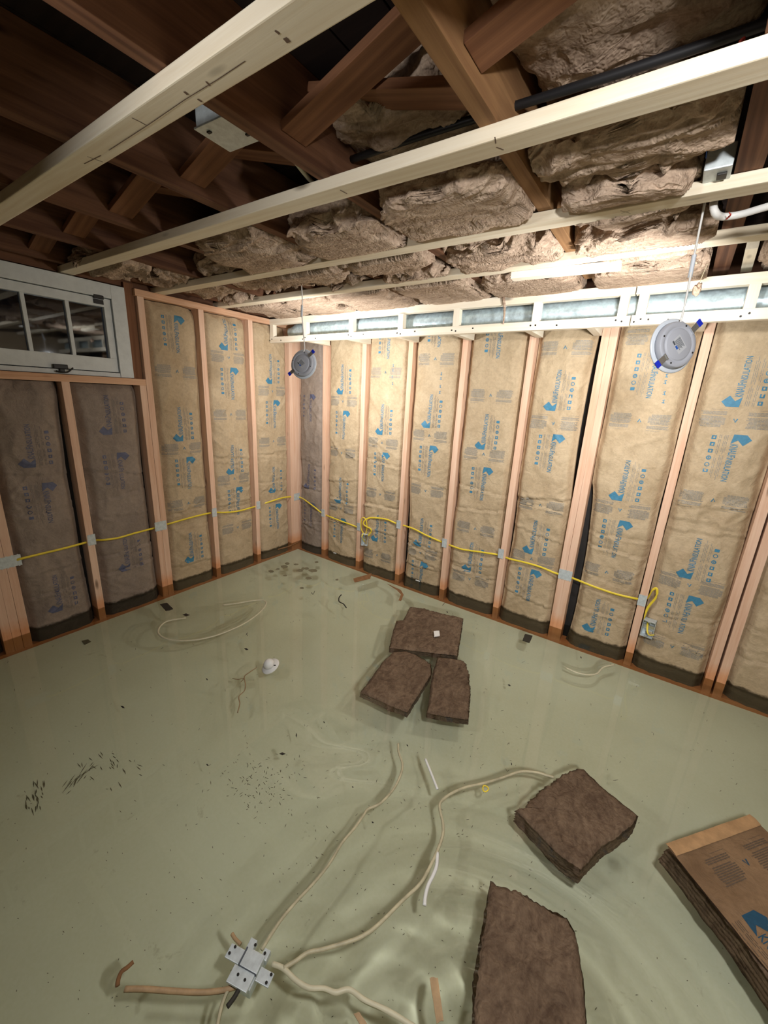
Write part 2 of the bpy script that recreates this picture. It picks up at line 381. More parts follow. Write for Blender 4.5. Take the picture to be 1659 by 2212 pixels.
# ------------------------------------------------------------------ paper faced batts in the walls
def text_mesh(s):
    cu = bpy.data.curves.new('t', 'FONT'); cu.body = s; cu.resolution_u = 2; cu.offset = .012
    o = bpy.data.objects.new('t', cu); C.objects.link(o); dg = bpy.context.evaluated_depsgraph_get()
    me = o.evaluated_get(dg).to_mesh(); vs = [v.co.copy() for v in me.vertices]; fs = [tuple(p.vertices) for p in me.polygons]
    o.evaluated_get(dg).to_mesh_clear(); bpy.data.objects.remove(o); bpy.data.curves.remove(cu)
    xs = [v.x for v in vs]; ys = [v.y for v in vs]
    return [((v.x-min(xs))/(max(xs)-min(xs)), v.y) for v in vs], fs
T1 = text_mesh('KNAUF'); T2 = text_mesh('INSULATION')
def logo_polys(flip):
    """list of (poly, material) in metres, logo centred on 0; u right, z up.
    flip False: arrow on top, letters run down (right of centre); True: turned half round"""
    out = []
    def put(pts, mi): out.append(([(-a, -b_) if flip else (a, b_) for a, b_ in pts], mi))
    L = .235; top = L/2; ux = .042
    # arrow head above the letters, notched where the first letter starts
    ux = .006; A_, B_, C_, D_, E_, F_ = [(ux+x, top+z) for x, z in ((0, 0), (.048, 0), (.069, -.0225), (.042, -.051), (.019, -.026), (-.005, -.045))]
    put([A_, B_, E_, F_], 1); put([B_, C_, D_, E_], 1)
    # letters, written downwards
    def word(T, z0, ln, h, u0):
        for f in T[1]: put([(u0+T[0][i][1]*h, z0-T[0][i][0]*ln) for i in f], 1)
    word(T1, top-.046, .062, .042, ux-.004); word(T2, top-.110, .116, .034, ux-.004)
    # icons
    ix = -.066; z = top-.010
    for k in range(3):
        put([(ix-.009, z), (ix+.009, z), (ix+.009, z-.005), (ix-.009, z-.005)], 1); put([(ix-.009, z-.005), (ix-.003, z-.005), (ix-.003, z-.014), (ix-.009, z-.014)], 1)
        put([(ix+.004, z-.005), (ix+.009, z-.005), (ix+.009, z-.014), (ix+.004, z-.014)], 1); put([(ix-.009, z-.014), (ix+.009, z-.014), (ix+.009, z-.018), (ix-.009, z-.018)], 1)
        z -= .033
    for k in range(2):
        for q in range(10):
            a, b_ = 2*math.pi*q/10, 2*math.pi*(q+1)/10; r1, r2 = .0105, .0072 if k else .0055
            put([(ix+r1*math.cos(a), z-.010+r1*math.sin(a)), (ix+r1*math.cos(b_), z-.010+r1*math.sin(b_)), (ix+r2*math.cos(b_), z-.010+r2*math.sin(b_)), (ix+r2*math.cos(a), z-.010+r2*math.sin(a))], 1)
        if not k: put([(ix-.002, z-.006), (ix+.002, z-.006), (ix+.002, z-.014), (ix-.002, z-.014)], 1)
        z -= .033
    put([(ix-.010, z), (ix+.010, z), (ix+.010, z-.015), (ix-.010, z-.015)], 1)
    rnd = random.Random(3)
    for c_ in range(6):        # small print running down
        uu = -.046+c_*.0062; zz = top-.005
        if c_ == 2: continue
        while zz > top-.20:
            l = rnd.uniform(.012, .03); put([(uu, zz), (uu+.0019, zz), (uu+.0019, zz-l), (uu, zz-l)], 2); zz -= l+.004
            if abs(zz-(top-.10)) < .012: zz -= .012
    return out
LOGO = {False: logo_polys(False), True: logo_polys(True)}
def block_polys(flip, rnd):
    out = []
    for side in (-1, 1):
        cx_ = side*.088 + .0; wdt = .100
        rows = [(.036-.0058*k, .0032) for k in range(9)]+[(-.022-.0058*k, .0032) for k in range(3)]+[(-.046, .0012)]
        for ri, (zz, hh) in enumerate(rows):
            u = cx_-wdt/2+(.012 if ri in (0, 1, 8) else 0); lim = cx_+wdt/2-(.04 if ri == len(rows)-1 else rnd.uniform(0, .01))
            while u < lim:
                l = rnd.uniform(.006, .017); e = min(lim, u+l); out.append(([(u, zz), (e, zz), (e, zz-hh), (u, zz-hh)], 2)); u += l+.0016
    out.append(([(-.009, -.006), (-.001, .012), (.002, .010), (-.004, -.006)], 1)); out.append(([(-.001, .012), (.010, -.005), (.006, -.006), (.001, .008)], 1))
    if flip: out = [([(-a, -b_) for a, b_ in p], k) for p, k in out]
    return out
def smooth01(x): x = max(0, min(1, x)); return x*x*(3-2*x)
def batt(name, wall, a0, a1, zb, zt, paper_, marks, label, seed, gaps=(), creases=3, puff=1.0, hand=()):
    W = a1-a0; rnd = random.Random(seed)
    cr = [(rnd.uniform(.1, 1.0), rnd.uniform(-.22, .22), rnd.choice((-1, 1))*rnd.uniform(.006, .012)) for _ in range(creases+2)]
    dg = [(rnd.uniform(0, W), rnd.uniform(zb, zt), rnd.uniform(.4, 1.4)*rnd.choice((-1, 1)), rnd.uniform(.003, .008), rnd.uniform(.04, .2)) for _ in range(26)]
    def edges(z):
        l = .002+.004*(noise.noise(Vector((seed, z*4, 0)))+.5); r = W-.002-.004*(noise.noise(Vector((seed, z*4, 5)))+.5)
        for s, g0, g1, gw in gaps:
            k = math.sin(math.pi*max(0, min(1, (z-g0)/(g1-g0))))**.6 if g0 < z < g1 else 0
            if s == 'L': l += gw*k
            else: r -= gw*k
        return l, r
    def dep(u, z):
        l, r = edges(z); e = min(u-l, r-u); e2 = e+.012*noise.noise(Vector((u*0, z*5+seed, 3*(u > W/2))))
        d = .010+.032*(1-smooth01(e2/.045))**1.5
        d += .012*(1-smooth01(e2/.11))
        d -= .004*puff
        v = Vector((u*7, z*3.2, seed*3.1)); d += .009*noise.noise(v)*puff
        rg = 1-abs(noise.noise(Vector((u*9+seed, z*6, 2.2)))*2); d -= .006*rg*rg*puff*min(1, max(0, e/.03))
        d += .0026*noise.noise(Vector((u*26, z*19, seed)))
        for zc, sl, am in cr:
            tt = z-zc-sl*(u-W/2)-.008*noise.noise(Vector((u*12, seed, zc)))
            if abs(tt) < .06: d -= am*(math.exp(-tt/.012) if tt > 0 else -.7*math.exp(tt/.01))
        for uc, zc, sl, am, ln in dg:
            du = u-uc; dz = z-zc; q = (dz-sl*du)/math.sqrt(1+sl*sl); s = (du+sl*dz)/math.sqrt(1+sl*sl)
            if abs(q) < .03: d -= am*math.exp(-(q/.006)**2)*math.exp(-(s/ln)**2)*min(1, max(0, e/.02))
        top = zt-z
        if top < .10: d += .03*(1-top/.10)**2*(1+.6*noise.noise(Vector((u*20, z*20, seed))))
        return max(d, -.005)
    def pos(u, z, d): return Vector((a0+u, d, z)) if wall == 'R' else Vector((-d, a0+u, z))
    nu, nz = 40, max(20, int((zt-zb)/.0105)); vs = []; fs = []; mi = []
    for j in range(nz+1):
        z = zb+(zt-zb)*j/nz; l, r = edges(z)
        vs.append(pos(l+.001, z, .082))
        for i in range(nu+1):
            s = i/nu; s = .5-.5*math.cos(math.pi*s) if True else s; s = .6*s+.4*i/nu
            u = l+(r-l)*s; vs.append(pos(u, z, dep(u, z)))
        vs.append(pos(r-.001, z, .082))
    k = nu+3
    for j in range(nz):
        for i in range(k-1): fs.append((j*k+i, j*k+i+1, (j+1)*k+i+1, (j+1)*k+i)); mi.append(0)
    ns = len(fs)
    def stamp(polys, uc, zc):
        for p, mt in polys:
            if len(p) == 4 and max(abs(p[0][0]-p[2][0]), abs(p[0][1]-p[2][1])) > .022:      # lay big shapes onto the folds
                p = [(a, b_) for a, b_ in p]; n_ = 6; base = len(vs); ok = True; g = []
                for i in range(n_+1):
                    for k in range(n_+1):
                        s_, t_ = i/n_, k/n_
                        a = (1-s_)*((1-t_)*p[0][0]+t_*p[3][0])+s_*((1-t_)*p[1][0]+t_*p[2][0]); b_ = (1-s_)*((1-t_)*p[0][1]+t_*p[3][1])+s_*((1-t_)*p[1][1]+t_*p[2][1])
                        u, z = uc+a, zc+b_; l, r = edges(z)
                        if u < l+.004 or u > r-.004 or z < zb or z > zt-.02: ok = False
                        g.append(pos(u, z, dep(u, z)-.0014))
                if ok:
                    vs.extend(g)
                    for i in range(n_):
                        for k in range(n_): q = base+i*(n_+1)+k; fs.append((q, q+1, q+n_+2, q+n_+1)); mi.append(mt)
                continue
            base = len(vs); ok = True
            for a, b_ in p:
                u, z = uc+a, zc+b_; l, r = edges(z)
                if u < l+.004 or u > r-.004 or z < zb or z > zt-.02: ok = False; break
            if not ok: continue
            for a, b_ in p: vs.append(pos(uc+a, zc+b_, dep(uc+a, zc+b_)-.0014))
            fs.append(tuple(range(base, base+len(p)))); mi.append(mt)
    for kind, va, vb, ua in marks:
        ax = 1 if wall == 'R' else 0
        z = at(ua, (va+vb)/2, ax, 0).z
        if kind == 'G': stamp(block_polys(rnd.random() < .5, rnd), W/2-.004, z)
        else: stamp(LOGO[kind == 'Q'], W/2, z)
    for ua, va in hand:
        ax = 1 if wall == 'R' else 0; p = at(ua, va, ax, 0); uu = (p.x if wall == 'R' else p.y)-a0
        q = rnd.uniform(-.5, .5)
        stamp([([(-.006, .008), (.004, .011), (.006, .008), (-.003, .004)], 1), ([(-.003, .004), (.001, .003), (.006, -.007), (.002, -.009)], 1), ([(-.007, -.004), (.002, -.001), (.003, -.004), (-.006, -.007)], 1)], uu, p.z)
    o = mesh(name, vs, fs, [paper_, paper_+'_ink', paper_+'_fine'], smooth=True, mi=mi)
    # faces must look into the room
    return tag(o, label, 'insulation', 'paper-faced batts between the studs')
ZT = 1.875
def mk(s, u):
    out = []
    for tok in s.split():
        k = tok[0]; v = tok[1:].split('-'); a = float(v[0]); b_ = float(v[1]) if len(v) > 1 else a; out.append((k, a, b_, u))
    return out
batt('insulation_batt', 'R', .004, .312, -.17, ZT, 'greykraft', mk('P860-905 Q1010-1050 P1090-1135', 672), 'narrow grey-filmed batt bay right beside the corner on the right wall', 1, creases=2)
batt('insulation_batt', 'R', .350, .718, -.17, ZT, 'kraft', mk('Q792-846 G867 P894-945 G979 Q1039-1084 G1100 P1129-1170', 745), 'kraft-faced batt between first and second studs of the right wall', 2, hand=[(757, 800), (757, 812), (757, 826)])
batt('insulation_batt', 'R', .756, 1.127, -.17, ZT, 'kraft', mk('P715-765 G805 Q878-934 G958 P984-1037 G1070 Q1115-1175 G1205', 830), 'kraft-faced batt right of the open cable box, crumpled at its foot', 3, hand=[(849, 790), (848, 800), (847, 815), (847, 829)])
batt('insulation_batt', 'R', 1.165, 1.533, -.17, ZT, 'kraft', mk('P690-735 G776 Q857-918 G942 P970-1027 G1062 Q1129-1181 G1200 P1227-1275', 930), 'kraft-faced batt with a long black gap along its left edge', 4, gaps=(('L', -.2, .85, .034),), hand=[(953, 808), (952, 818), (951, 835), (950, 848)])
batt('insulation_batt', 'R', 1.571, 1.955, -.17, ZT, 'kraft', mk('P700-766 G855 Q901-967 G985 P1022-1081 G1153 Q1190-1246 G1268', 1070), 'kraft-faced batt left of the fifth stud on the right wall', 5, gaps=(('L', .6, .9, .012), ('R', .1, 1.3, .01)))
batt('insulation_batt', 'R', 1.993, 2.335, -.17, ZT, 'kraft', mk('G752 Q804-879 G913 P944-1016 G1095 Q1137-1195 G1216 P1242-1310', 1180), 'kraft-faced batt left of the doubled stud, black seam on its right', 6, gaps=(('R', .8, 1.9, .030), ('L', .3, .9, .012)))
batt('insulation_batt', 'R', 2.4115, 2.772, -.17, ZT, 'kraft', mk('G728 P768-855 G909 Q1005-1077 G1107 P1141-1210 G1254 Q1328-1385', 1375), 'kraft-faced batt right of the doubled stud, wide black gap at lower left', 7, gaps=(('L', -.3, .95, .045),), hand=[(1440, 812), (1437, 826), (1435, 850), (1433, 868)])
batt('insulation_batt', 'R', 2.810, 3.146, -.17, ZT, 'kraft', mk('Q775-869 G906 P948-1033 G1084 Q1179-1258 G1280 P1314-1387 G1429', 1560), 'rumpled kraft-faced batt behind the right outlet box', 8, puff=1.9, creases=6)
batt('insulation_batt', 'R', 3.232, 3.60, -.17, ZT, 'kraft', mk('Q1000-1080', 1650), 'sagging brown batt at the right edge beyond the stud pair', 9, puff=1.6)
batt('insulation_batt', 'L', -.434, -.0765, -.17, ZT, 'kraft', mk('Q770-824 G845 P871-921 G954 Q1012-1060 P1097-1141', 590), 'kraft-faced batt on the left wall nearest the corner', 10)
batt('insulation_batt', 'L', -.830, -.472, -.17, ZT, 'kraft', mk('Q695-747 G773 P801-859 G896 Q967-1018 G1036 P1061-1112 G1142', 500), 'kraft-faced batt on the left wall between the two single studs', 11)
batt('insulation_batt', 'L', -1.215, -.868, -.17, ZT, 'kraft', mk('P692-757 G803 Q884-947 G970 P999-1053 G1092 Q1163-1215', 385), 'kraft-faced batt on the left wall just right of the window stud', 12, gaps=(('L', .2, 1.4, .012), ('R', .2, 1.6, .010)))
batt('insulation_batt', 'L', -1.656, -1.292, -.17, 1.368, 'greykraft', mk('Q860-931 P989-1051 Q1171-1232', 250), 'dark grey-brown batt under the window, right one of two', 13, gaps=(('R', -.1, 1.4, .02), ('L', -.2, 1.4, .012)))
batt('insulation_batt', 'L', -2.031, -1.694, -.17, 1.368, 'greykraft', mk('Q931-989 P1053-1124 Q1255-1320', 100), 'dark grey-brown batt under the window, left one of two', 14, gaps=(('R', -.2, 1.4, .025),), puff=1.6)
batt('insulation_batt', 'L', -2.55, -2.146, -.17, 1.368, 'greykraft', [], 'dark batt at the left edge beyond the wide stud pack', 15)
vstud('wall_stud', 0, -2.59, ZB, 1.372, 'L', 'short stud beyond the left edge under the window', 'studs of the left wall')

# ------------------------------------------------------------------ window
def bxw(name, parts, mat, parent=None, bev=.002):
    bm = bmesh.new()
    for p in parts: box_bm(bm, *p, bev)
    return from_bm(name, bm, mat, parent)
wr = empty('window_1', (-.02, -1.9, 1.41)); tag(wr, kind='structure')
wr['label'] = 'white painted basement window with small panes on the left wall'
def wpart(name, parts, mat, parent=None, bev=.002):
    o = bxw(name, parts, mat, None, bev); o.parent = parent or wr
    o.matrix_parent_inverse = (parent or wr).matrix_world.inverted() if False else Matrix.Translation(-Vector((-.02, -1.9, 1.41)))
    return o
wpart('casing', [(-.09, -.018, -1.385, -1.311, 1.412, 1.912), (-.09, -.018, -3.0, -1.385, 1.838, 1.912), (-.09, -.022, -3.0, -1.385, 1.412, 1.436)], 'white')
ys_ = [-1.382, -1.578, -1.790, -2.0, -2.21, -2.42, -2.63]
sash = [(-.075, -.030, -2.78, -1.422-.0, 1.789, 1.834), (-.075, -.030, -2.78, -1.389, 1.440, 1.516), (-.075, -.030, -1.425, -1.389, 1.516, 1.834)]
wpart('sash', sash, 'white')
wpart('muntin', [(-.068, -.036, y-.009, y+.009, 1.514, 1.791) for y in (-1.600, -1.787, -1.985, -2.18, -2.38)], 'white')
wpart('pane', [(-.056, -.053, -2.76, -1.42, 1.51, 1.795)], 'glass', bev=0)
wpart('hinge', [(-.031, -.0165, -1.475, -1.425, 1.826, 1.846), (-.031, -.026, -1.475, -1.425, 1.800, 1.824)], 'iron')
lt = empty('latch', (0, 0, 0)); lt.parent = wr; lt.matrix_parent_inverse = Matrix.Translation(-Vector((-.02, -1.9, 1.41)))
pl_ = at(133, 798, 0, -.02)
o = bxw('latch_plate', [(-.03, -.012, pl_.y-.036, pl_.y+.03, pl_.z+.002, pl_.z+.026), (-.024, -.008, pl_.y-.012, pl_.y+.012, pl_.z-.018, pl_.z+.004)], 'iron', bev=.004); o.parent = lt
o = tube('latch_lever', [(-.01, pl_.y-.03, pl_.z-.01), (-.004, pl_.y-.01, pl_.z-.014), (-.004, pl_.y+.02, pl_.z-.012), (-.008, pl_.y+.05, pl_.z+.012)], .004, mat='iron'); o.parent = lt
slab('wall_outside', -.9, -.88, -4, 0.1, .9, 2.4, 'dark')

# ------------------------------------------------------------------ old joists and bridging
def joist(name, x, ya, yb, label, dx=0, wd=.041, mat='joist', z0=JB, grp='old floor joists'):
    o = board(name, (x+dx, ya, (z0+JT)/2), (x, yb, (z0+JT)/2), wd, JT-z0, mat, wav=.0015); return tag(o, label, 'joist', grp)
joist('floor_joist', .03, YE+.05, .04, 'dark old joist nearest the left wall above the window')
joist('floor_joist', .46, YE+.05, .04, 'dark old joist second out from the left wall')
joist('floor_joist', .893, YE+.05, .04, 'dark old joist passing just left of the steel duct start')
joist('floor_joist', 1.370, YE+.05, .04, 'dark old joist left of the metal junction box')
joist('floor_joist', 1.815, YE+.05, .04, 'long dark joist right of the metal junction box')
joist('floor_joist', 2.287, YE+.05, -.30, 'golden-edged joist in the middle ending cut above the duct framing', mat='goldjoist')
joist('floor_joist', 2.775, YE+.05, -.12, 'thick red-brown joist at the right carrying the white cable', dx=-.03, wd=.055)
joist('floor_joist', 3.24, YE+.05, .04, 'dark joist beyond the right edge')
tag(board('joist_block', (2.845, -.45, 1.99), (2.86, -.14, 1.99), .036, .075, 'beam'), 'short pale new block beside the thick right joist', 'block')
JX = [.03, .46, .893, 1.370, 1.815, 2.287, 2.745, 3.24]
where = ['nearest the left wall', 'second out from the left wall', 'left of the metal junction box', 'at the metal junction box', 'left of the golden-edged joist', 'right of the golden-edged joist', 'at the far right']
for i in range(7):
    a, b_ = JX[i]+.02, JX[i+1]-.02
    for low_left, y in ((True, -1.715), (False, -1.625)):
        if i == 5 and not low_left: continue
        zl, zh = JB+.035, JT-.035
        p0, p1 = ((a, y, zl), (b_, y, zh)) if low_left else ((a, y, zh), (b_, y, zl))
        tag(board('bridging_board', p0, p1, .080, .020, 'brace', (0, 0, 1)),
            'brown bridging board in the bay %s, %s' % (where[i], 'rising right' if low_left else 'rising left'), 'bridging', 'diagonal bridging between joists')

# ------------------------------------------------------------------ new ceiling beams
BT = .031
def beam(far0, far1, label):
    # far0, far1: points on the far lower edge; extend to x=-.06 and past the right
    (xa, ya), (xb, yb) = far0, far1; s = (yb-ya)/(xb-xa)
    f = lambda x: ya+s*(x-xa)-.032
    return tag(board('ceiling_furring_strip', (-.085, f(-.085), 1.919+BT/2), (XE-.03, f(XE-.03), 1.919+BT/2), .064, BT, 'beam', (0, 0, 1), bev=.003), label, 'beam', 'new pale beams under the joists')
beam((.535, -1.975), (2.279, -1.961), 'nearest and widest-looking new pale beam crossing the upper left')
beam((-.30, -1.556), (2.756, -1.502), 'second new pale beam, ending on the top of the window casing')
beam((-.09, -1.083), (2.819, -1.032), 'third new pale beam, ending on the left wall plate')
beam((-.04, -.660), (2.872, -.645), 'fourth new pale beam, nearest the duct framing, with a splice')
tag(board('splice_strip', (2.04, -.640, 1.905), (2.455, -.612, 1.905), .05, .026, 'soffit'), 'short white splice strip lapped against the fourth beam', 'strip')

M['pencil'] = plain('pencil_line', (.16, .10, .07), .8)
def mark(beam_, px, wd=.0012):
    P = [at(u, v, 2, 1.9186) for u, v in px]; d_ = (P[-1]-P[0]).normalized(); nr = Vector((-d_.y, d_.x, 0))*wd; inv = beam_.matrix_world.inverted(); k = len(P)
    vs = [inv @ (p+nr) for p in P]+[inv @ (p-nr) for p in P]
    mesh('surface_mark', vs, [(i, i+1, k+i+1, k+i) for i in range(k-1)], 'pencil', beam_)
BA, BB, BD = [o for o in C.objects if o.name.startswith('ceiling_furring_strip')][0:3]
mark(BA, [(235, 325), (320, 270), (400, 215), (470, 172), (530, 132)], .0009); mark(BA, [(285, 255), (300, 262), (316, 271)]); mark(BA, [(188, 338), (222, 350)]); mark(BA, [(182, 354), (218, 336)])
mark(BA, [(445, 176), (454, 186)], .002); mark(BA, [(398, 198), (406, 205)], .0028); mark(BA, [(427, 214), (436, 220)], .0025); mark(BA, [(615, 82), (624, 92)], .004); mark(BA, [(594, 66), (604, 74)], .002)
mark(BB, [(440, 518), (500, 500), (560, 482)], .0008); mark(BB, [(1072, 318), (1088, 324)], .0015); mark(BB, [(1069, 296), (1071, 310)], .0012); mark(BB, [(735, 411), (750, 419)], .0015)
mark(BD, [(1340, 455), (1362, 461)], .0008); mark(BD, [(1342, 461), (1360, 455)], .0008)

# ------------------------------------------------------------------ duct framing (ladder)
YS = -.274
def ladder(xa, xb, ups, label):
    root = empty('duct_frame', (xa, YS, 1.745)); tag(root, label, 'frame', 'ladder frames hiding the duct')
    def P(o):
        mw = o.matrix_world.copy(); o.parent = root; o.matrix_parent_inverse = Matrix.Translation(-root.location); return o
    P(board('top_rail', (xa, YS+.019, 1.896), (xb, YS+.019, 1.896), .038, .042, 'soffit'))
    P(board('bottom_rail', (xa, YS+.019, 1.766), (xb, YS+.019, 1.766), .038, .042, 'soffit'))
    for x in ups: P(board('upright', (x, YS+.019, 1.786), (x, YS+.019, 1.876), .036, .038, 'soffit', (1, 0, 0)))
    for x in ups:
        for dx in (-.02, .005, .11):
            bm = bmesh.new()
            for s in bmesh.ops.create_cone(bm, cap_ends=True, segments=8, radius1=.0042, radius2=.0042, depth=.002)['verts']:
                s.co = Vector((x+dx+s.co.x, YS-.0008+s.co.z, 1.765+.006*math.sin(x*50+dx*90)+s.co.y))
            P(from_bm('screw_head', bm, 'iron'))
ladder(0.0, 2.482, (.020, .388, .828, 1.227, 1.606, 2.055, 2.445), 'left pale ladder frame in front of the steel duct')
ladder(2.487, XE-.02, (2.520, 2.895, 3.30, 3.70), 'right pale ladder frame beside the larger hanging light')
for x, lb in ((.372, 'first'), (.778, 'second'), (1.19, 'third'), (1.592, 'fourth'), (2.012, 'fifth'), (2.316, 'sixth'), (2.752, 'seventh')):
    tag(board('lookout_block', (x, YS+.04, 1.765), (x, -.001, 1.765), .038, .038, 'soffit'), '%s pale lookout from the corner, tying duct frame to wall stud' % lb, 'block', 'lookouts under the duct frame')

# duct: crimped galvanised pipe with real dents
vs = []; fs = []; n = 40; L = XE-.15; K = 420
for i in range(K+1):
    x = .10+L*i/K; sg = (x % .62)
    for k in range(n):
        a = 2*math.pi*k/n
        r = .068+.0016*noise.noise(Vector((x*26, math.cos(a)*1.8, math.sin(a)*1.8)))+.0012*noise.noise(Vector((x*60, math.cos(a)*5, math.sin(a)*5)))
        if sg < .02: r += .003*math.sin(math.pi*sg/.02)
        if x < .22: r *= .55+.45*smooth01((x-.10)/.12)
        vs.append((x, -.145+r*math.cos(a), 1.832+r*math.sin(a)))
for i in range(K):
    for k in range(n): fs.append((i*n+k, (i+1)*n+k, (i+1)*n+(k+1) % n, i*n+(k+1) % n))
fs.append(tuple(range(n))); fs.append(tuple(K*n+k for k in range(n-1, -1, -1)))
dct = mesh('air_duct', vs, fs, 'metal', smooth=True); tag(dct, 'long dented galvanised air duct behind the pale ladder frames', 'duct')
tube('duct_strap', [(1.86, -.197, 1.77), (1.862, -.204, 1.83), (1.86, -.19, 1.885), (1.86, -.16, 1.91)], .012, .0015, 'rim', dct, up=(0, 1, 0))

# ------------------------------------------------------------------ insulation hanging between the joists
def fluff(xa, xb, ya, yb, zc, h, seed, label, tilt=0.0, sub=5, ragged=1.0, grp='torn batts hanging between the joists', sag=.03):
    bm = bmesh.new(); bmesh.ops.create_icosphere(bm, subdivisions=sub, radius=1)
    cx_, cy_ = (xa+xb)/2, (ya+yb)/2; a, b_, c_ = (xb-xa)/2+.012, (yb-ya)/2+.02, h/2+.006; zc -= .008; S = Vector((seed*7.3, seed*1.7, seed*.9))
    def se(t, p): return math.copysign(abs(t)**p, t)
    for v in bm.verts:
        p = v.co.copy(); q = Vector((se(p.x, .5)*a, se(p.y, .5)*b_, se(p.z, .62)*c_))
        w1 = Vector((q.x*5, q.y*10, q.z*16))+S
        w2 = w1+Vector((noise.noise(w1), noise.noise(w1+Vector((5, 2, 1))), noise.noise(w1+Vector((1, 9, 4)))))*1.3
        r1 = 1-abs(noise.noise(w2))*2; r2 = 1-abs(noise.noise(w2*2.7+S))*2; r3 = noise.noise(w2*6.5)
        nrm = Vector((p.x*.35, p.y*.5, p.z)).normalized()
        q += nrm*(.017*r1+.007*r2+.004*r3-.006)*ragged
        edge = max(abs(p.x), abs(p.y))
        q += Vector((noise.noise(w1*1.5), noise.noise(w1*1.5+Vector((3, 3, 3))), 0))*.022*ragged
        if p.z < .3: q.z -= sag*ragged*max(0, noise.noise(Vector((q.x*6, q.y*9, seed)))+.1)*(1-edge*.3)
        if abs(p.y) > .75 and p.z < .1:
            k = noise.noise(Vector((q.x*30, seed, q.y*8))); q.z -= .07*max(0, k)**1.5*ragged; q.y += .05*noise.noise(Vector((q.x*14, seed, 3)))*ragged
        q.z += tilt*q.y
        v.co = Vector((cx_, cy_, zc))+q
        v.co.x = min(max(v.co.x, xa-.012), xb+.012)
        zm = 1.957 if any(abs(v.co.y-yb_) < .045 for yb_ in (-2.0, -1.56, -1.09, -.685)) else 1.905
        if v.co.z < zm+.012: v.co.z = zm+.012*math.exp((v.co.z-zm-.012)/.012)
        if v.co.z > JT-.005: v.co.z = JT-.005
    o = from_bm('torn_insulation', bm, 'fluff', smooth=True); return tag(o, label, 'insulation', grp)
FL = [
 (.06, .44, -1.57, -1.38, 1.985, .09, 'small brown tuft of insulation high above the window', 0),
 (.06, .44, -1.28, -.84, 2.01, .10, 'ragged insulation above the window stud, behind the second beam end', 0),
 (.06, .44, -.76, -.08, 1.99, .11, 'insulation wad over the left wall plate near the duct end', 0),
 (.49, .86, -1.18, -.76, 2.02, .10, 'thin torn insulation between second and third beams, toward the left wall', 0),
 (.49, .86, -.64, -.10, 1.985, .12, 'bright ragged insulation above the left end of the duct frame', 0),
 (.92, 1.34, -1.44, -.86, 1.985, .11, 'heavy torn batt hanging behind the second beam left of centre', 0),
 (.92, 1.34, -.72, -.10, 1.98, .12, 'bright batt above the duct frame beside the small hanging light', 0),
 (1.40, 1.785, -1.36, -.86, 1.985, .13, 'heavy torn batt hanging between second and third beams at centre', 0),
 (1.40, 1.785, -.78, -.10, 1.985, .12, 'bright batt above the duct frame left of centre', 0),
 (1.845, 2.255, -1.60, -1.38, 2.095, .07, 'grey-brown batt above the black cables left of the golden-edged joist', 0),
 (1.845, 2.255, -1.40, -1.00, 1.985, .10, 'large drooping batt between second and third beams left of the golden-edged joist', .08),
 (1.845, 2.255, -.92, -.64, 1.985, .10, 'batt between third and fourth beams left of the golden-edged joist', 0),
 (1.845, 2.245, -.55, -.14, 1.975, .11, 'bright batt above the duct frame left of the cut joist end', 0),
 (2.33, 2.72, -2.35, -1.25, 2.122, .08, 'largest batt above the black cables at the upper right', 0),
 (2.33, 2.715, -1.42, -1.24, 1.995, .06, 'folded batt flap drooping below the black cables', 0),
 (2.36, 2.66, -1.17, -.96, 1.985, .10, 'long batt sagging behind the second beam near the small steel box', .08),
 (2.33, 2.72, -.86, -.57, 1.985, .11, 'batt between third and fourth beams left of the thick right joist', .05),
 (2.33, 2.72, -.49, -.16, 1.965, .11, 'rounded pinkish batt bulging above the duct frame at the right', 0),
 (2.82, 3.20, -1.53, -1.20, 2.03, .12, 'batt right of the thick joist above the second beam', 0),
 (2.89, 3.20, -1.15, -.12, 2.01, .12, 'batt right of the thick joist near the white cable', 0),
]
for i, (a, b_, c_, d, z, h, lb, tl) in enumerate(FL): fluff(a, b_, c_, d, z, h, i+1, lb, tl, sub=6)

# ------------------------------------------------------------------ black cables through the joists
for k, (dy, dz, lb) in enumerate(((-.012, .004, 'upper black cable running through the joists at upper right'), (.042, -.014, 'lower black cable running through the joists at upper right'))):
    pts = [(x, -1.475+dy+.008*math.sin(x*3+k), 2.016+dz+.006*math.sin(x*4+k*2)) for x in (1.83, 2.0, 2.2, 2.4, 2.6, 2.80, 3.1, 3.5)]
    tag(tube('black_cable', pts, .0092, mat='black'), lb, 'cable')

# ------------------------------------------------------------------ electrical boxes near the ceiling
def opened_box(name, w_, h_, d_, thk, mat, parent):
    bm = bmesh.new()
    for p in ((-w_/2, w_/2, -d_, -d_+thk, -h_/2, h_/2), (-w_/2, -w_/2+thk, -d_, 0, -h_/2, h_/2), (w_/2-thk, w_/2, -d_, 0, -h_/2, h_/2), (-w_/2, w_/2, -d_, 0, h_/2-thk, h_/2), (-w_/2, w_/2, -d_, 0, -h_/2, -h_/2+thk)): box_bm(bm, *p, .0006)
    return from_bm(name, bm, mat, parent)
jb = empty('junction_box', (1.715, -1.80, 1.985)); jb.rotation_euler = (0, 0, .06); tag(jb, 'grey metal junction box under the joists at upper left', 'electrical box')
bm = bmesh.new(); box_bm(bm, -.075, .06, -.05, .05, -.0, .052, .006); from_bm('box_body', bm, 'boxmetal', jb)
bm = bmesh.new(); box_bm(bm, -.078, .063, -.053, .053, -.004, 0, .001); from_bm('cover_plate', bm, 'boxmetal', jb)
for x, y in ((-.05, -.03), (.03, .02)):
    bm = bmesh.new(); box_bm(bm, x-.006, x+.006, y-.004, y+.004, -.007, -.003, .001); from_bm('cover_screw', bm, 'iron', jb)
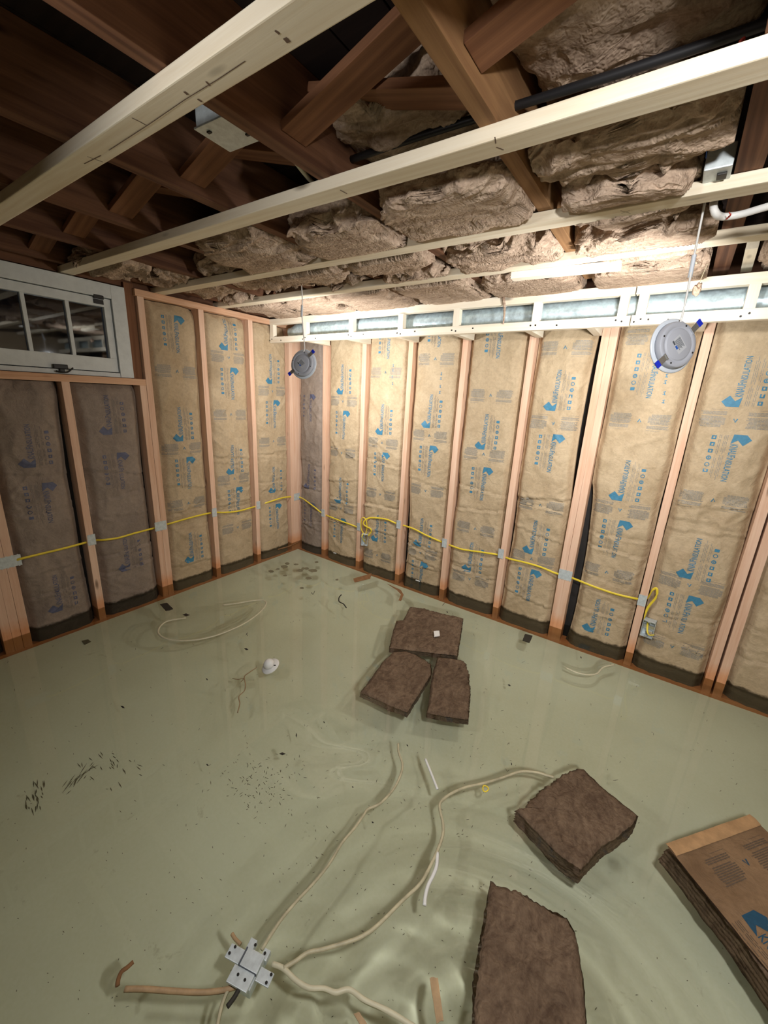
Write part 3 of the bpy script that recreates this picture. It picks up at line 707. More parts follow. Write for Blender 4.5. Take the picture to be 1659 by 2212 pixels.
for k, lb in enumerate(('outer loop of pale cable drooping right of the junction box', 'inner loop of pale cable drooping right of the junction box')):
    s = k*.035
    tag(tube('drooping_cable', [(1.765, -1.76, 2.0+s), (1.76, -1.66, 1.985+s), (1.74, -1.53, 1.965+s*1.4), (1.76, -1.42+s, 1.985+s), (1.79, -1.36, 2.03)], .006, mat='oldcord'), lb, 'cable')
sb = empty('steel_box', at(1548, 382, 2, 1.945)); tag(sb, 'small pale steel box on the thick right joist above the third beam', 'electrical box')
bm = bmesh.new(); box_bm(bm, -.028, .028, -.055, .06, -.004, .045, .003); from_bm('box_body', bm, 'boxmetal', sb)
bm = bmesh.new(); box_bm(bm, .0, .02, -.03, .0, -.009, -.003, .002); from_bm('box_clamp', bm, 'iron', sb)
tag(tube('white_cable', [at(1632, -40, 0, 2.70), at(1618, 60, 0, 2.70)+Vector((0, 0, 0)), at(1596, 190, 0, 2.71), at(1582, 260, 0, 2.712), at(1570, 330, 0, 2.71), at(1562, 385, 0, 2.70)], .0065, mat='cordw'), 'white cable stapled along the side of the thick right joist', 'cable')
pz = 1.925
tag(tube('white_conduit', [sf(1545, 425, 1.96), sf(1541, 445, 1.925), sf(1547, 462, 1.905), sf(1562, 468, 1.905), sf(1600, 463, 1.905), sf(1659, 446, 1.905), sf(1760, 420, 1.90)], .0095, mat='cordw', sm=8), 'thick white cable bending right from under the third beam', 'cable')
tw = tag(tube('wire_tie', [sf(1575, 458, 1.90), sf(1578, 466, 1.893), sf(1568, 474, 1.893), sf(1580, 462, 1.90)], .0014, mat='twine', n=5), 'thin red tie wrapped on the thick white cable', 'tie')
tag(tube('red_thread', [at(1608, 82, 2, 1.99), at(1600, 90, 2, 1.985), at(1603, 100, 2, 1.98), at(1597, 112, 2, 1.975)], .003, mat='twine', n=5), 'red thread tuft beside the white cable at upper right', 'thread')
tag(tube('copper_pipe', [at(1558, 250, 2, 2.02), at(1528, 238, 2, 2.02), at(1500, 240, 2, 2.03)], .004, mat='browncord'), 'short brown rod poking from the batt near the thick joist', 'rod')

# ------------------------------------------------------------------ hanging disc lights
def disc_light(loc, back, roll_, label, cordpts, clips, R=.083, sc_=1.0, power=DISC_W):
    b_ = Vector(back).normalized()
    X = Vector((0, 0, 1)).cross(b_).normalized(); Y = b_.cross(X)
    Mx = Matrix(((X.x, Y.x, b_.x, loc[0]), (X.y, Y.y, b_.y, loc[1]), (X.z, Y.z, b_.z, loc[2]), (0, 0, 0, 1)))
    root = empty('pancake_light', (0, 0, 0)); root.matrix_world = Mx; tag(root, label, 'light', 'flat round lights hanging by their cords')
    lathe('rim', [(.0, -.004), (R*.93, -.004), (R, -.002), (R*1.0, .001), (R*.96, .003), (R*.85, .004)], 'rim', root)
    lathe('housing', [(R*.86, .003), (R*.855, .012), (R*.82, .020), (R*.80, .022), (R*.66, .022), (R*.63, .0205), (R*.60, .020), (R*.57, .0235), (R*.54, .0245), (0.001, .0245)], 'discgrey', root)
    lathe('lens', [(R*.85, -.0045), (R*.8, -.0065), (.001, -.0068)][::-1], 'lens', root)
    bm = bmesh.new(); rt = Matrix.Rotation(roll_, 4, 'Z')
    box_bm(bm, -.024, .024, -.018, .018, .0246, .0250, 0, rt); st = from_bm('label_sticker', bm, 'sticker', root)
    bm = bmesh.new()
    for k in range(7): box_bm(bm, -.018, .016-.003*(k % 3), .012-.0034*k, .0135-.0034*k, .0250, .0253, 0, rt)
    box_bm(bm, -.022, -.008, -.017, -.011, .0250, .0253, 0, rt); from_bm('label_print', bm, 'inkdark', st)
    bm = bmesh.new(); box_bm(bm, -.004, .008, -.017, -.010, .0250, .0254, 0, rt); from_bm('label_mark', bm, 'stickerblue', st)
    for k in range(4):
        a = roll_+.5+k*math.pi/2
        lathe('screw', [(.0028, 0), (.0028, .0018), (.001, .002)], 'iron', root, n=10, M4=Matrix.Translation((R*.73*math.cos(a), R*.73*math.sin(a), .0215)))
    for a, out in clips:
        rt2 = Matrix.Rotation(a, 4, 'Z'); bm = bmesh.new()
        box_bm(bm, R*.70, R*.70+.032, -.010, .010, .024, .0255, .0005, rt2); box_bm(bm, R*.70, R*.70+.003, -.011, .011, .018, .028, .0005, rt2)
        cl = from_bm('spring_clip', bm, 'spring', root)
        bm = bmesh.new(); box_bm(bm, R*.70+.030, R*.70+.046, -.0105, .0105, .0225, .027, .0015, rt2); from_bm('clip_tip', bm, 'blue', cl)
    inv = Mx.inverted(); pts = [inv @ Vector(p) for p in cordpts]
    tube('cord', pts, .0030, mat='cordw', parent=root, up=tuple(inv.to_3x3() @ Vector((0, 1, 0))))
    k = len(pts)//2; mid = pts[k]; d_ = (pts[k+1]-pts[k]).normalized()
    tube('cord_connector', [mid-d_*.03, mid-d_*.015, mid+d_*.015, mid+d_*.03], .0062, mat='rim', parent=root, up=tuple(inv.to_3x3() @ Vector((0, 1, 0))))
    fr_ = Vector(loc)-b_*.012
    lamp('pancake_light_glow', fr_, -b_, R*1.6, power).parent = None
    return root
d1 = at(656, 787, 1, -.80); d2 = at(1452, 748, 1, -.90)
cd1 = (CAM-d1).normalized(); cd2 = (CAM-d2).normalized()
n1_ = cd1 - RT*.55 + Vector((0, 0, .25)); n2_ = cd2 + RT*.72 + Vector((0, 0, .20))
def onp(p, off): return p+off
t1 = at(658, 752, 1, -.80); t2 = at(1469, 700, 1, -.90)
disc_light(d1, n1_, -.75, 'small hanging disc light in front of the corner, blue clip tips',
    [t1+Vector((0, -.01, -.02)), t1+Vector((0, 0, .0)), at(655, 715, 1, -.80), at(653, 690, 1, -.81), at(652, 672, 1, -.82), at(653, 645, 1, -.84), at(651, 612, 1, -.854), (.955, -.85, 2.02)], [(-2.45, 1), (.75, 1)])
disc_light(d2, n2_, -.85, 'larger hanging disc light in front of the right wall, blue clip tip at lower left',
    [t2+Vector((0, -.008, -.025)), t2, at(1477, 668, 1, -.90), at(1488, 615, 1, -.90), at(1495, 575, 1, -.90), at(1502, 540, 1, -.91), at(1512, 490, 1, -.93), at(1522, 440, 1, -.945), (2.685, -.94, 1.985)], [(-2.40, 1), (.80, 1)])
# two more hang behind the photographer
bl = [((1.86, -2.68, 1.80), (.40, .55, -.50)), ((3.0, -2.35, 1.80), (.16, .60, -.46))]
for (lc, dr), lb, pw in zip(bl, ('hanging disc light behind the viewer on the left', 'hanging disc light behind the viewer on the right'), BACK_W):
    dr = Vector(dr).normalized()
    disc_light(lc, tuple(-dr), 0, lb, [Vector(lc)-dr*.02, Vector(lc)-dr*.02+Vector((0, 0, .04)), Vector(lc)+Vector((0, -.03, .12)), Vector(lc)+Vector((0, -.03, .2)), Vector(lc)+Vector((0, -.02, .34))], [(2.4, 1), (-.7, 1)], power=pw)

# tuft on a thread, hanging shreds
tf = empty('hanging_tuft', (0, 0, 0)); p = at(1507, 625, 1, -.45); tf.location = p; tag(tf, 'small brown insulation tuft dangling on a thread before the duct', 'insulation')
bm = bmesh.new(); bmesh.ops.create_icosphere(bm, subdivisions=4, radius=.014)
for v in bm.verts: v.co = Vector((v.co.x, v.co.y, v.co.z*1.5))*(1+.5*noise.noise(v.co*120))
from_bm('tuft', bm, 'fluff', tf, True); q = at(1524, 580, 1, -.45)-p
tube('thread', [(0, 0, .012), q*.5+Vector((0, 0, .01)), q, q+Vector((.01, 0, .05))], .0012, mat='oldcord', parent=tf, n=5)
a_ = at(1088, 640, 1, YS-.01); b2 = at(1087, 700, 1, YS-.01)
tag(tube('insulation_shred', [a_+Vector((0, .03, .04)), a_, (a_+b2)/2+Vector((.006, 0, 0)), b2], .009, .003, 'fluff', n=6, up=(0, 1, 0), taper=(1.2, .4)), 'thin brown shred hanging over the ladder frame at centre', 'insulation')

# ------------------------------------------------------------------ yellow cables, nail plates, outlet boxes
def wp(u, v, wall, d): return at(u, v, 1, d) if wall == 'R' else at(u, v, 0, -d)
path = [(-30, 1225, 'L', .03), (15, 1216, 'L', .03), (45, 1207, 'L', -.008), (90, 1196, 'L', -.013), (140, 1184, 'L', -.011), (185, 1172, 'L', .01), (205, 1167, 'L', .03), (225, 1166, 'L', -.008), (255, 1162, 'L', -.013), (290, 1152, 'L', -.011), (328, 1142, 'L', .01), (348, 1136, 'L', .03), (370, 1130, 'L', -.008), (405, 1120, 'L', -.011), (440, 1111, 'L', -.008), (463, 1107, 'L', .03), (485, 1107, 'L', -.008), (515, 1104, 'L', -.011), (545, 1096, 'L', -.008), (558, 1092, 'L', .03), (585, 1083, 'L', -.008), (612, 1075, 'L', -.011), (632, 1073, 'L', .01), (641, 1073, 'L', .03),
        (652, 1076, 'R', .012), (664, 1084, 'R', -.011), (680, 1096, 'R', -.011), (692, 1106, 'R', .012), (700, 1111, 'R', .03), (712, 1116, 'R', -.008), (735, 1125, 'R', -.011), (757, 1133, 'R', .0), (770, 1138, 'R', .02), (778, 1140, 'R', .04)]
pts = [wp(*a) for a in path]; q = pts[-1]
cabA = tube('yellow_cable', pts, .0032, .0065, 'yellow', up=(0, 0, 1), sm=5, n=10); tag(cabA, 'yellow cable running from the left edge round the corner to the open box', 'cable')
path = [(786, 1154, 'R', .0), (780, 1140, 'R', -.02), (781, 1122, 'R', -.025), (786, 1118, 'R', -.025), (791, 1125, 'R', -.022), (793, 1140, 'R', -.015), (789, 1156, 'R', -.005)]
tag(tube('yellow_cable', [wp(*a) for a in path], .0030, .0062, 'yellow', up=(0, 1, 0), n=10), 'looped yellow cable end rising out of the open box', 'cable')
path = [(795, 1158, 'R', -.01), (802, 1148, 'R', -.015), (800, 1142, 'R', -.02), (792, 1138, 'R', -.022), (785, 1132, 'R', -.022), (788, 1124, 'R', -.02), (798, 1119, 'R', -.008), (815, 1119, 'R', -.013), (835, 1122, 'R', -.011), (852, 1129, 'R', -.006), (862, 1133, 'R', .03), (875, 1136, 'R', .01), (895, 1143, 'R', -.013), (920, 1156, 'R', -.011), (945, 1167, 'R', -.008), (960, 1173, 'R', .03), (978, 1180, 'R', -.008), (1000, 1187, 'R', -.013), (1035, 1192, 'R', -.011), (1068, 1197, 'R', -.006), (1082, 1200, 'R', .03), (1100, 1207, 'R', -.008), (1130, 1214, 'R', -.013), (1165, 1224, 'R', -.011), (1200, 1238, 'R', -.006), (1220, 1243, 'R', .03), (1245, 1252, 'R', -.008), (1285, 1268, 'R', -.013), (1330, 1283, 'R', -.011), (1368, 1292, 'R', -.006), (1388, 1295, 'R', .03), (1400, 1290, 'R', .02), (1410, 1274, 'R', -.01), (1419, 1272, 'R', -.02), (1417, 1290, 'R', -.02), (1400, 1312, 'R', -.005), (1392, 1335, 'R', -.006), (1391, 1342, 'R', .01)]
tag(tube('yellow_cable', [wp(*a) for a in path], .0032, .0065, 'yellow', up=(0, 0, 1), sm=5, n=10), 'yellow cable running from the open box right to the outlet box', 'cable')
def plate(u, v, wall, wd, label, ht=.062):
    p = wp(u, v, wall, 0); bm = bmesh.new()
    if wall == 'R': box_bm(bm, p.x-wd/2, p.x+wd/2, -.0018, -.0002, p.z-ht/2, p.z+ht/2, .0004)
    else: box_bm(bm, .0002, .0018, p.y-wd/2, p.y+wd/2, p.z-ht/2, p.z+ht/2, .0004)
    nn = 5
    for k in range(nn):      # bent teeth rows
        f = (k+.5)/nn
        for s in (-1, 1):
            if wall == 'R': box_bm(bm, p.x-wd/2+wd*f-.003, p.x-wd/2+wd*f+.003, -.0026, -.001, p.z+s*ht*.5-.003, p.z+s*ht*.5+.003)
            else: box_bm(bm, .001, .0026, p.y-wd/2+wd*f-.003, p.y-wd/2+wd*f+.003, p.z+s*ht*.5-.003, p.z+s*ht*.5+.003)
    tag(from_bm('nail_plate', bm, 'boxmetal'), label, 'plate', 'steel nail plates over the yellow cable')
plate(15, 1215, 'L', .118, 'large nail plate across the wide stud pack at the left edge')
plate(198, 1166, 'L', .042, 'shiny nail plate on the lone short stud between grey bays')
plate(347, 1136, 'L', .078, 'wide nail plate on the paired studs under the window corner')
plate(463, 1107, 'L', .038, 'nail plate on the left wall stud with the stained foot')
plate(558, 1091, 'L', .038, 'nail plate on the left wall stud nearest the corner posts')
plate(641, 1073, 'L', .070, 'nail plate on the corner posts')
plate(698, 1108, 'R', .038, 'nail plate on the first right-wall stud beside the grey bay')
plate(775, 1138, 'R', .038, 'nail plate directly left of the tangled yellow loops')
plate(861, 1133, 'R', .038, 'nail plate on the stud beside the long black gap')
plate(960, 1173, 'R', .038, 'bright nail plate on the fourth right-wall stud')
plate(1082, 1196, 'R', .038, 'nail plate on the fifth right-wall stud')
plate(1221, 1242, 'R', .078, 'wide nail plate on the doubled stud of the right wall')
plate(1387, 1297, 'R', .040, 'nail plate above the right outlet box')
def outlet(u, v, rz, label, d=.0, w_=.055, h_=.098):
    p = wp(u, v, 'R', d); r_ = empty('outlet_box', p); r_.rotation_euler = (0, 0, rz); tag(r_, label, 'electrical box', 'steel outlet boxes on the studs')
    bm = bmesh.new(); D = .05
    t_ = .0018
    for q in ((-w_/2, w_/2, D-t_, D, -h_/2, h_/2), (-w_/2, -w_/2+t_, 0, D, -h_/2, h_/2), (w_/2-t_, w_/2, 0, D, -h_/2, h_/2), (-w_/2, w_/2, 0, D, h_/2-t_, h_/2), (-w_/2, w_/2, 0, D, -h_/2, -h_/2+t_)): box_bm(bm, *q, .0004)
    from_bm('box_body', bm, 'boxmetal', r_)
    bm = bmesh.new()
    for s in (-1, 1): box_bm(bm, -.008, .008, 0, .002, s*(h_/2-.004)-.004, s*(h_/2-.004)+.004, .001)
    from_bm('mounting_ear', bm, 'spring', r_)
    bm = bmesh.new(); box_bm(bm, -w_/2, w_/2, D-.014, D-.004, -.012, .012, .002); from_bm('cable_clamp', bm, 'spring', r_)
    return r_, p
r_, p = outlet(787, 1167, .45, 'open steel box hanging on the second stud under yellow loops', d=-.03)
tube('wire_end', [(-.012, .02, .045), (-.016, -.004, .05), (-.018, -.012, .03), (-.006, .0, .0), (-.002, .012, -.02)], .005, .003, 'yellow', r_)
r_, p = outlet(1399, 1360, -.12, 'open steel outlet box on the stud below the larger hanging light', d=-.036, w_=.06)
tube('wire_end', [(-.01, .03, .03), (-.004, .005, .01), (.004, -.01, -.012), (.016, -.012, -.022), (.036, -.012, -.012)], .005, .0028, 'yellow', r_)

# ------------------------------------------------------------------ floating batts
def slab_poly(name, px, thick, mat, label, seed, rag=.004, ragedges=None, z=.010, cat='insulation', grp='torn batts floating on the water', tilt=None, layers=5, marks=None, shift=None):
    P = [sf(u, v, z) for u, v in px]
    out = []; L = len(P)
    for i in range(L):
        a, b_ = P[i], P[(i+1) % L]; n_ = max(2, int((b_-a).length/.006)); rg = rag*(2.4 if ragedges and i in ragedges else .7)
        nr = Vector(((b_-a).y, -(b_-a).x, 0)).normalized()
        for k in range(n_):
            q = a.lerp(b_, k/n_); w1 = noise.noise(Vector((q.x*90, q.y*90, seed)))+.7*noise.noise(Vector((q.x*25, q.y*25, seed)))
            out.append(q+nr*w1*rg)
    c_ = sum(out, Vector())/len(out); n_ = len(out); R_ = 22; vs = []; fs = []
    def top(q):
        e = noise.noise(Vector((q.x*9, q.y*9, seed)))*.006+noise.noise(Vector((q.x*40, q.y*40, seed)))*.0035+noise.noise(Vector((q.x*110, q.y*110, seed)))*.0016
        return e
    vs.append(c_+Vector((0, 0, top(c_))))
    for r_ in range(1, R_+1):
        s = (r_/R_)**.8
        for q in out:
            p = c_.lerp(q, s); h = top(p)-.010*max(0, (s-.9)/.1)**2; vs.append(Vector((p.x, p.y, z+h)))
    for k in range(n_): fs.append((0, 1+k, 1+(k+1) % n_))
    for r_ in range(R_-1):
        for k in range(n_): fs.append((1+r_*n_+k, 1+(r_+1)*n_+k, 1+(r_+1)*n_+(k+1) % n_, 1+r_*n_+(k+1) % n_))
    base = 1+(R_-1)*n_; lay = layers*3
    for j in range(1, lay+1):
        zz = z-.010-thick*j/lay
        for k, q in enumerate(out):
            bulge = .005*math.sin(j*2*math.pi/3)+.004*noise.noise(Vector((q.x*30, q.y*30, j*1.3+seed)))
            dr = (q-c_); dr.z = 0; dr.normalize(); sh = shift if shift else (0, 0)
            vs.append(Vector((q.x+dr.x*bulge+sh[0]*j/lay, q.y+dr.y*bulge+sh[1]*j/lay, zz)))
    for j in range(lay):
        b0 = base+j*n_
        for k in range(n_): fs.append((b0+k, b0+n_+k, b0+n_+(k+1) % n_, b0+(k+1) % n_))
    b0 = base+lay*n_; vs.append(Vector((c_.x, c_.y, z-.01-thick)))
    for k in range(n_): fs.append((b0+(k+1) % n_, b0+k, len(vs)-1))
    o = mesh(name, vs, fs, mat, smooth=True); return tag(o, label, cat, grp), top, c_
slab_poly('floating_insulation', [(886, 1309), (915, 1312), (950, 1322), (1000, 1333), (996, 1360), (988, 1413), (940, 1408), (842, 1397), (850, 1362), (858, 1338), (872, 1338)], .05, 'wetfluff', 'wide soaked brown batt nearest the right wall with a white chip on it', 1, ragedges=(1, 2), )
slab_poly('floating_insulation', [(850, 1405), (880, 1404), (910, 1417), (931, 1432), (930, 1455), (905, 1495), (880, 1535), (845, 1522), (779, 1492), (800, 1465), (830, 1425)], .045, 'wetfluff', 'left slanted soaked batt of the two below the wide one', 2, ragedges=(1, 2))
slab_poly('floating_insulation', [(946, 1417), (975, 1420), (1003, 1425), (1012, 1445), (1015, 1490), (1012, 1551), (965, 1544), (923, 1536), (930, 1500), (936, 1450)], .045, 'wetfluff', 'right upright soaked batt of the two below the wide one', 3, ragedges=(2, 3))
slab_poly('floating_insulation', [(1247, 1655), (1262, 1657), (1300, 1695), (1377, 1757), (1372, 1775), (1340, 1800), (1300, 1825), (1256, 1875), (1215, 1848), (1120, 1750), (1150, 1722), (1190, 1690)], .085, 'wetfluff', 'square soaked brown batt floating right of centre', 4, ragedges=(9, 10, 11), shift=(-.0, -.0))
slab_poly('floating_insulation', [(1062, 1900), (1075, 1908), (1120, 1925), (1180, 1955), (1225, 1978), (1243, 2010), (1252, 2060), (1262, 2150), (1270, 2270), (1040, 2290), (1026, 2212), (1030, 2100), (1048, 1990)], .06, 'wetfluff', 'large dark soaked batt at the bottom edge of the water', 5, ragedges=(1, 2, 3))
o, topf, cc = slab_poly('paper_faced_insulation', [(1443, 1830), (1500, 1808), (1560, 1786), (1622, 1766), (1640, 1778), (1700, 1850), (1800, 1960), (1860, 2060), (1800, 2230), (1725, 2200), (1659, 2105), (1600, 2020), (1545, 1955), (1490, 1885)], .07, 'wetfluff', 'floating batt with wet printed paper face at the right edge', 6, rag=.002, shift=(-.015, -.02))
# its paper face with the print and a folded flap
A = sf(1441, 1829, .018); B = sf(1622, 1765, .018); Cc = sf(1662, 2102, .018)
ex = (B-A).normalized(); ey = Vector((ex.y, -ex.x, 0)); W_ = (B-A).length; L_ = .56
if ey.dot(Cc-A) < 0: ey = -ey
sk = ((Cc-A).dot(ex))/((Cc-A).dot(ey))
ang = ex
vs = []; fs = []; mi = []; nu, nl = 30, 60
def ph(u, v): return .0015+.0022*noise.noise(Vector((u*14, v*14, 3)))+.0012*noise.noise(Vector((u*40, v*40, 1)))
def pp(u, v, off=0): q = A+ex*(u+sk*v)+ey*v; return Vector((q.x, q.y, .0185+ph(u, v)+off))
for j in range(nl+1):
    for i in range(nu+1): vs.append(pp(W_*i/nu, L_*j/nl))
for j in range(nl):
    for i in range(nu): fs.append((j*(nu+1)+i, j*(nu+1)+i+1, (j+1)*(nu+1)+i+1, (j+1)*(nu+1)+i)); mi.append(0)
rnd = random.Random(5)
def st(polys, uc, vc, tr=lambda a, b_: (a, b_)):
    for p, mt in polys:
        q = [tr(a, b_) for a, b_ in p]
        if any(not (.004 < uc+a < W_-.004) for a, b_ in q): continue
        k = len(vs)
        for a, b_ in q: vs.append(pp(uc+a, vc+b_, .0012))
        fs.append(tuple(range(k, k+len(p)))); mi.append(mt)
pa = sf(1628, 1990, .018)-A; va = pa.dot(ey); ua = pa.dot(ex)-sk*va
st(LOGO[False], ua-.03, va+.10, lambda a, b_: (a, -b_)); st(block_polys(False, rnd), W_*.55, .10, lambda a, b_: (-a, b_)); st(block_polys(True, rnd), W_*.5, .47, lambda a, b_: (-a, b_))
f_ = mesh('paper_face', vs, fs, ['wetkraft', 'wetkraft_ink', 'wetkraft_fine'], o, True, mi)
vs = []; fs = []
for j in range(5):
    for i in range(nu+1):
        u = W_*i/nu; v = -.006+.038*j/4; q = pp(u, v, .003+.003*math.sin(math.pi*j/4)+.001*noise.noise(Vector((u*50, j, 0)))); vs.append(q)
for j in range(4):
    for i in range(nu): fs.append((j*(nu+1)+i, j*(nu+1)+i+1, (j+1)*(nu+1)+i+1, (j+1)*(nu+1)+i))
M['flapkraft'] = plain('flap_kraft', (.42, .25, .12), .7, 0, .2, 30)
mesh('folded_flap', vs, fs, 'flapkraft', o, True)

# ------------------------------------------------------------------ cables and debris in the water
def flo(px, z=.0): return [sf(u, v, z) for u, v in px]
def under(px, z=FLOOR+.006): return [fl(u, v, z) for u, v in px]
def cable(px, r, mat, label, z=0.0, cat='cable', group=None, ry=None, name='loose_cable'):
    return tag(tube(name, flo(px, z), r, ry, mat, sm=6), label, cat, group)
cable([(481, 1307), (510, 1304), (545, 1298), (568, 1297), (575, 1303), (568, 1316), (545, 1336), (510, 1356), (460, 1375), (410, 1384), (365, 1382), (343, 1370), (345, 1355), (362, 1342), (402, 1335)], .0055, 'palecord', 'pale cable floating in a long loop near the left wall', 0)
cable([(860, 1607), (861, 1625), (869, 1650), (866, 1672), (850, 1705), (822, 1735), (795, 1748), (785, 1762), (765, 1790), (738, 1822), (712, 1865), (680, 1905), (640, 1948), (605, 1990), (565, 2052)], .0045, 'oldcord', 'upper long cable floating from centre down to the steel box', .003)
cable([(1196, 1679), (1180, 1675), (1160, 1669), (1125, 1667), (1085, 1680), (1045, 1692), (1005, 1701), (972, 1716), (952, 1733), (950, 1748), (956, 1775), (957, 1800), (948, 1830), (925, 1880), (905, 1912), (870, 1945), (820, 1995), (790, 2018), (760, 2032), (700, 2050), (665, 2058), (640, 2075), (612, 2092)], .0050, 'oldcord', 'lower long cable curving from the square batt to the steel box', .002)
cable([(588, 2082), (612, 2092), (640, 2118), (668, 2134), (700, 2136), (725, 2144), (755, 2138), (790, 2162), (840, 2185), (900, 2222)], .0060, 'palecord', 'pale twisted cable running from the steel box to the bottom edge', .0)
cable([(270, 2137), (310, 2137), (370, 2141), (430, 2144), (480, 2140), (515, 2130)], .0062, 'browncord', 'brown cable stub pointing left from the steel box', -.002)
cable([(503, 2118), (492, 2140), (480, 2170), (468, 2222)], .0045, 'oldcord', 'thin cable leaving the steel box toward the bottom edge', -.002)
cable([(501, 2017), (508, 2028), (520, 2040)], .0045, 'browncord', 'short brown stub above the steel box', 0)
cable([(919, 1640), (928, 1662), (936, 1682), (945, 1705)], .0050, 'cordw', 'short straight white cable piece at centre', .002, name='cable_offcut')
cable([(945, 1842), (943, 1870), (935, 1892), (925, 1912), (919, 1935), (917, 1956)], .0055, 'cordw', 'bent white cable piece below centre', .002, name='cable_offcut')
cable([(1223, 1443), (1245, 1453), (1270, 1458), (1290, 1455), (1303, 1442), (1327, 1436)], .0048, 'palecord', 'short pale cable curl near the foot of the right wall', 0)
cable([(555, 1442), (540, 1452), (528, 1462), (530, 1478), (528, 1492), (516, 1505), (518, 1520), (513, 1540)], .0025, 'browncord', 'thin brown wire trailing from the white lampholder', -.002, 'wire', name='loose_wire')
cable([(502, 1466), (514, 1468), (526, 1466), (520, 1474)], .0018, 'browncord', 'tiny wire curl beside the trailing brown wire', -.002, 'wire', name='loose_wire')
cable([(737, 1285), (732, 1292), (733, 1300), (742, 1305), (748, 1313)], .0042, 'darkscrap', 'black wire squiggle between corner and wide batt', .0, 'wire', name='loose_wire')
cable([(680, 1277), (676, 1284), (673, 1280)], .002, 'darkscrap', 'tiny dark wire twist below the corner', .0, 'wire', name='loose_wire')
cable([(720, 1194), (730, 1196), (742, 1200), (752, 1201)], .0035, 'cordw', 'thin white offcut floating in the bay by the open box', .003, name='cable_offcut')
cable([(898, 1253), (908, 1256), (917, 1258)], .0042, 'cordw', 'thin white offcut floating in the bay with the black gap', .003, name='cable_offcut')
cable([(288, 2078), (275, 2090), (262, 2100), (255, 2118), (254, 2130)], .0050, 'brownscrap', 'curled brown sliver near the lower left', .0, 'scrap', name='wood_sliver')
cable([(600, 1162+25), (625, 1180), (646, 1170)], .006, 'brownscrap', 'brown stick floating at the foot of the corner', .002, 'scrap', name='wood_sliver')

# steel box in the water (tabs folded out like a cross)
c_ = sf(537, 2088, .018); r_ = empty('steel_wall_box', c_); tag(r_, 'galvanised steel box with side tabs lying in the water, bottom left', 'electrical box')
e1 = (sf(575, 2110, .018)-sf(500, 2068, .018)); r_.rotation_euler = (0, 0, math.atan2(e1.y, e1.x)); u_ = e1.length/1.9
def rb(name, parts, mat='boxmetal', bev=.0012):
    bm = bmesh.new()
    for q in parts: box_bm(bm, *[a*u_ if k < 4 else a for k, a in enumerate(q)], bev)
    return from_bm(name, bm, mat, r_)
rb('box_body', [(-.50, .50, -.62, .62, -.045, -.004)])
rb('front_face', [(-.40, .52, -.14, .52, -.004, .006)])
rb('lower_flange', [(-.62, .45, -.78, -.16, -.003, .004)])
rb('side_tab', [(-1.25, -.47, -.12, .42, -.003, .002)]); rb('side_tab', [(.56, 1.25, -.30, .20, -.003, .002)])
rb('rear_flange', [(-.55, -.20, .50, .95, -.02, -.002), (.30, .62, .45, .85, -.02, -.002)])
rb('groove', [(-.465, -.405, -.12, .52, -.002, .0068), (-.40, .52, -.165, -.135, -.001, .0066)], 'inkdark', 0)
for x, y in ((-.25, -.42), (.15, -.46), (-1.1, .05), (1.1, -.2), (1.15, .1), (-.15, .72), (.45, .62), (-1.0, .33)):
    bm = bmesh.new()
    for s in bmesh.ops.create_cone(bm, cap_ends=True, segments=10, radius1=.06*u_, radius2=.06*u_, depth=.002)['verts']: s.co += Vector((x*u_, y*u_, .0045))
    from_bm('screw_hole', bm, 'iron', r_)
g = tube('toggle_lever', [Vector((.05*u_, -.75*u_, -.003)), Vector((.0, -1.05*u_, -.005)), Vector((-.08*u_, -1.35*u_, -.004))], .0055, mat='darkscrap', parent=r_)

# white lampholder floating
c_ = sf(584, 1439, .016); r_ = empty('lampholder', c_); r_.rotation_euler = (.32, -.30, .3); r_.scale = (1.2, 1.2, 1.2); tag(r_, 'white round lampholder floating upside down left of centre', 'lampholder')
lathe('base_plate', [(.001, -.006), (.036, -.006), (.040, -.002), (.038, .002), (.020, .004), (.001, .004)], 'cordw', r_, 32)
lathe('socket', [(.021, .004), (.023, .012), (.022, .022), (.014, .031), (.006, .034), (.001, .035)], 'cordw', r_, 32)
bm = bmesh.new(); box_bm(bm, -.03, .03, -.0025, .0025, .003, .006, .001); from_bm('strap', bm, 'iron', r_)

# flat scraps
def scrap(name, px, mat, label, z=.001, cat='scrap', thick=.002, uw=False, group=None):
    P = [fl(u, v, FLOOR+.004) if uw else sf(u, v, z) for u, v in px]; c_ = sum(P, Vector())/len(P); vs = []; fs = []
    O = []
    for i in range(len(P)):
        for k in range(4): q = P[i].lerp(P[(i+1) % len(P)], k/4); O.append(q+(q-c_)*.10*noise.noise(Vector((q.x*80, q.y*80, len(px)))))
    n_ = len(O)
    for q in O: vs.append(q+Vector((0, 0, .0012*noise.noise(q*60))))
    for q in O: vs.append(q-Vector((0, 0, thick)))
    fs = [tuple(range(n_)), tuple(range(2*n_-1, n_-1, -1))]+[(k, n_+k, n_+(k+1) % n_, (k+1) % n_) for k in range(n_)]
    return tag(mesh(name, vs, fs, mat), label, cat, group)
scrap('black_tile_chip', [(346, 1305), (361, 1302), (374, 1315), (358, 1319)], 'darkscrap', 'black square chip near the foot of the left wall', thick=.008)
scrap('black_tile_chip', [(1134, 1369), (1151, 1373), (1144, 1388), (1129, 1383)], 'darkscrap', 'black square chip near the doubled stud of the right wall', thick=.008)
scrap('paper_scrap', [(762, 1250), (803, 1238), (800, 1250), (766, 1258)], 'brownscrap', 'ragged reddish paper scrap just left of the wide batt')
scrap('wood_sliver', [(836, 1261), (866, 1274), (872, 1285), (866, 1298), (861, 1297), (866, 1284), (858, 1275)], 'brownscrap', 'hooked brown sliver above the wide batt')
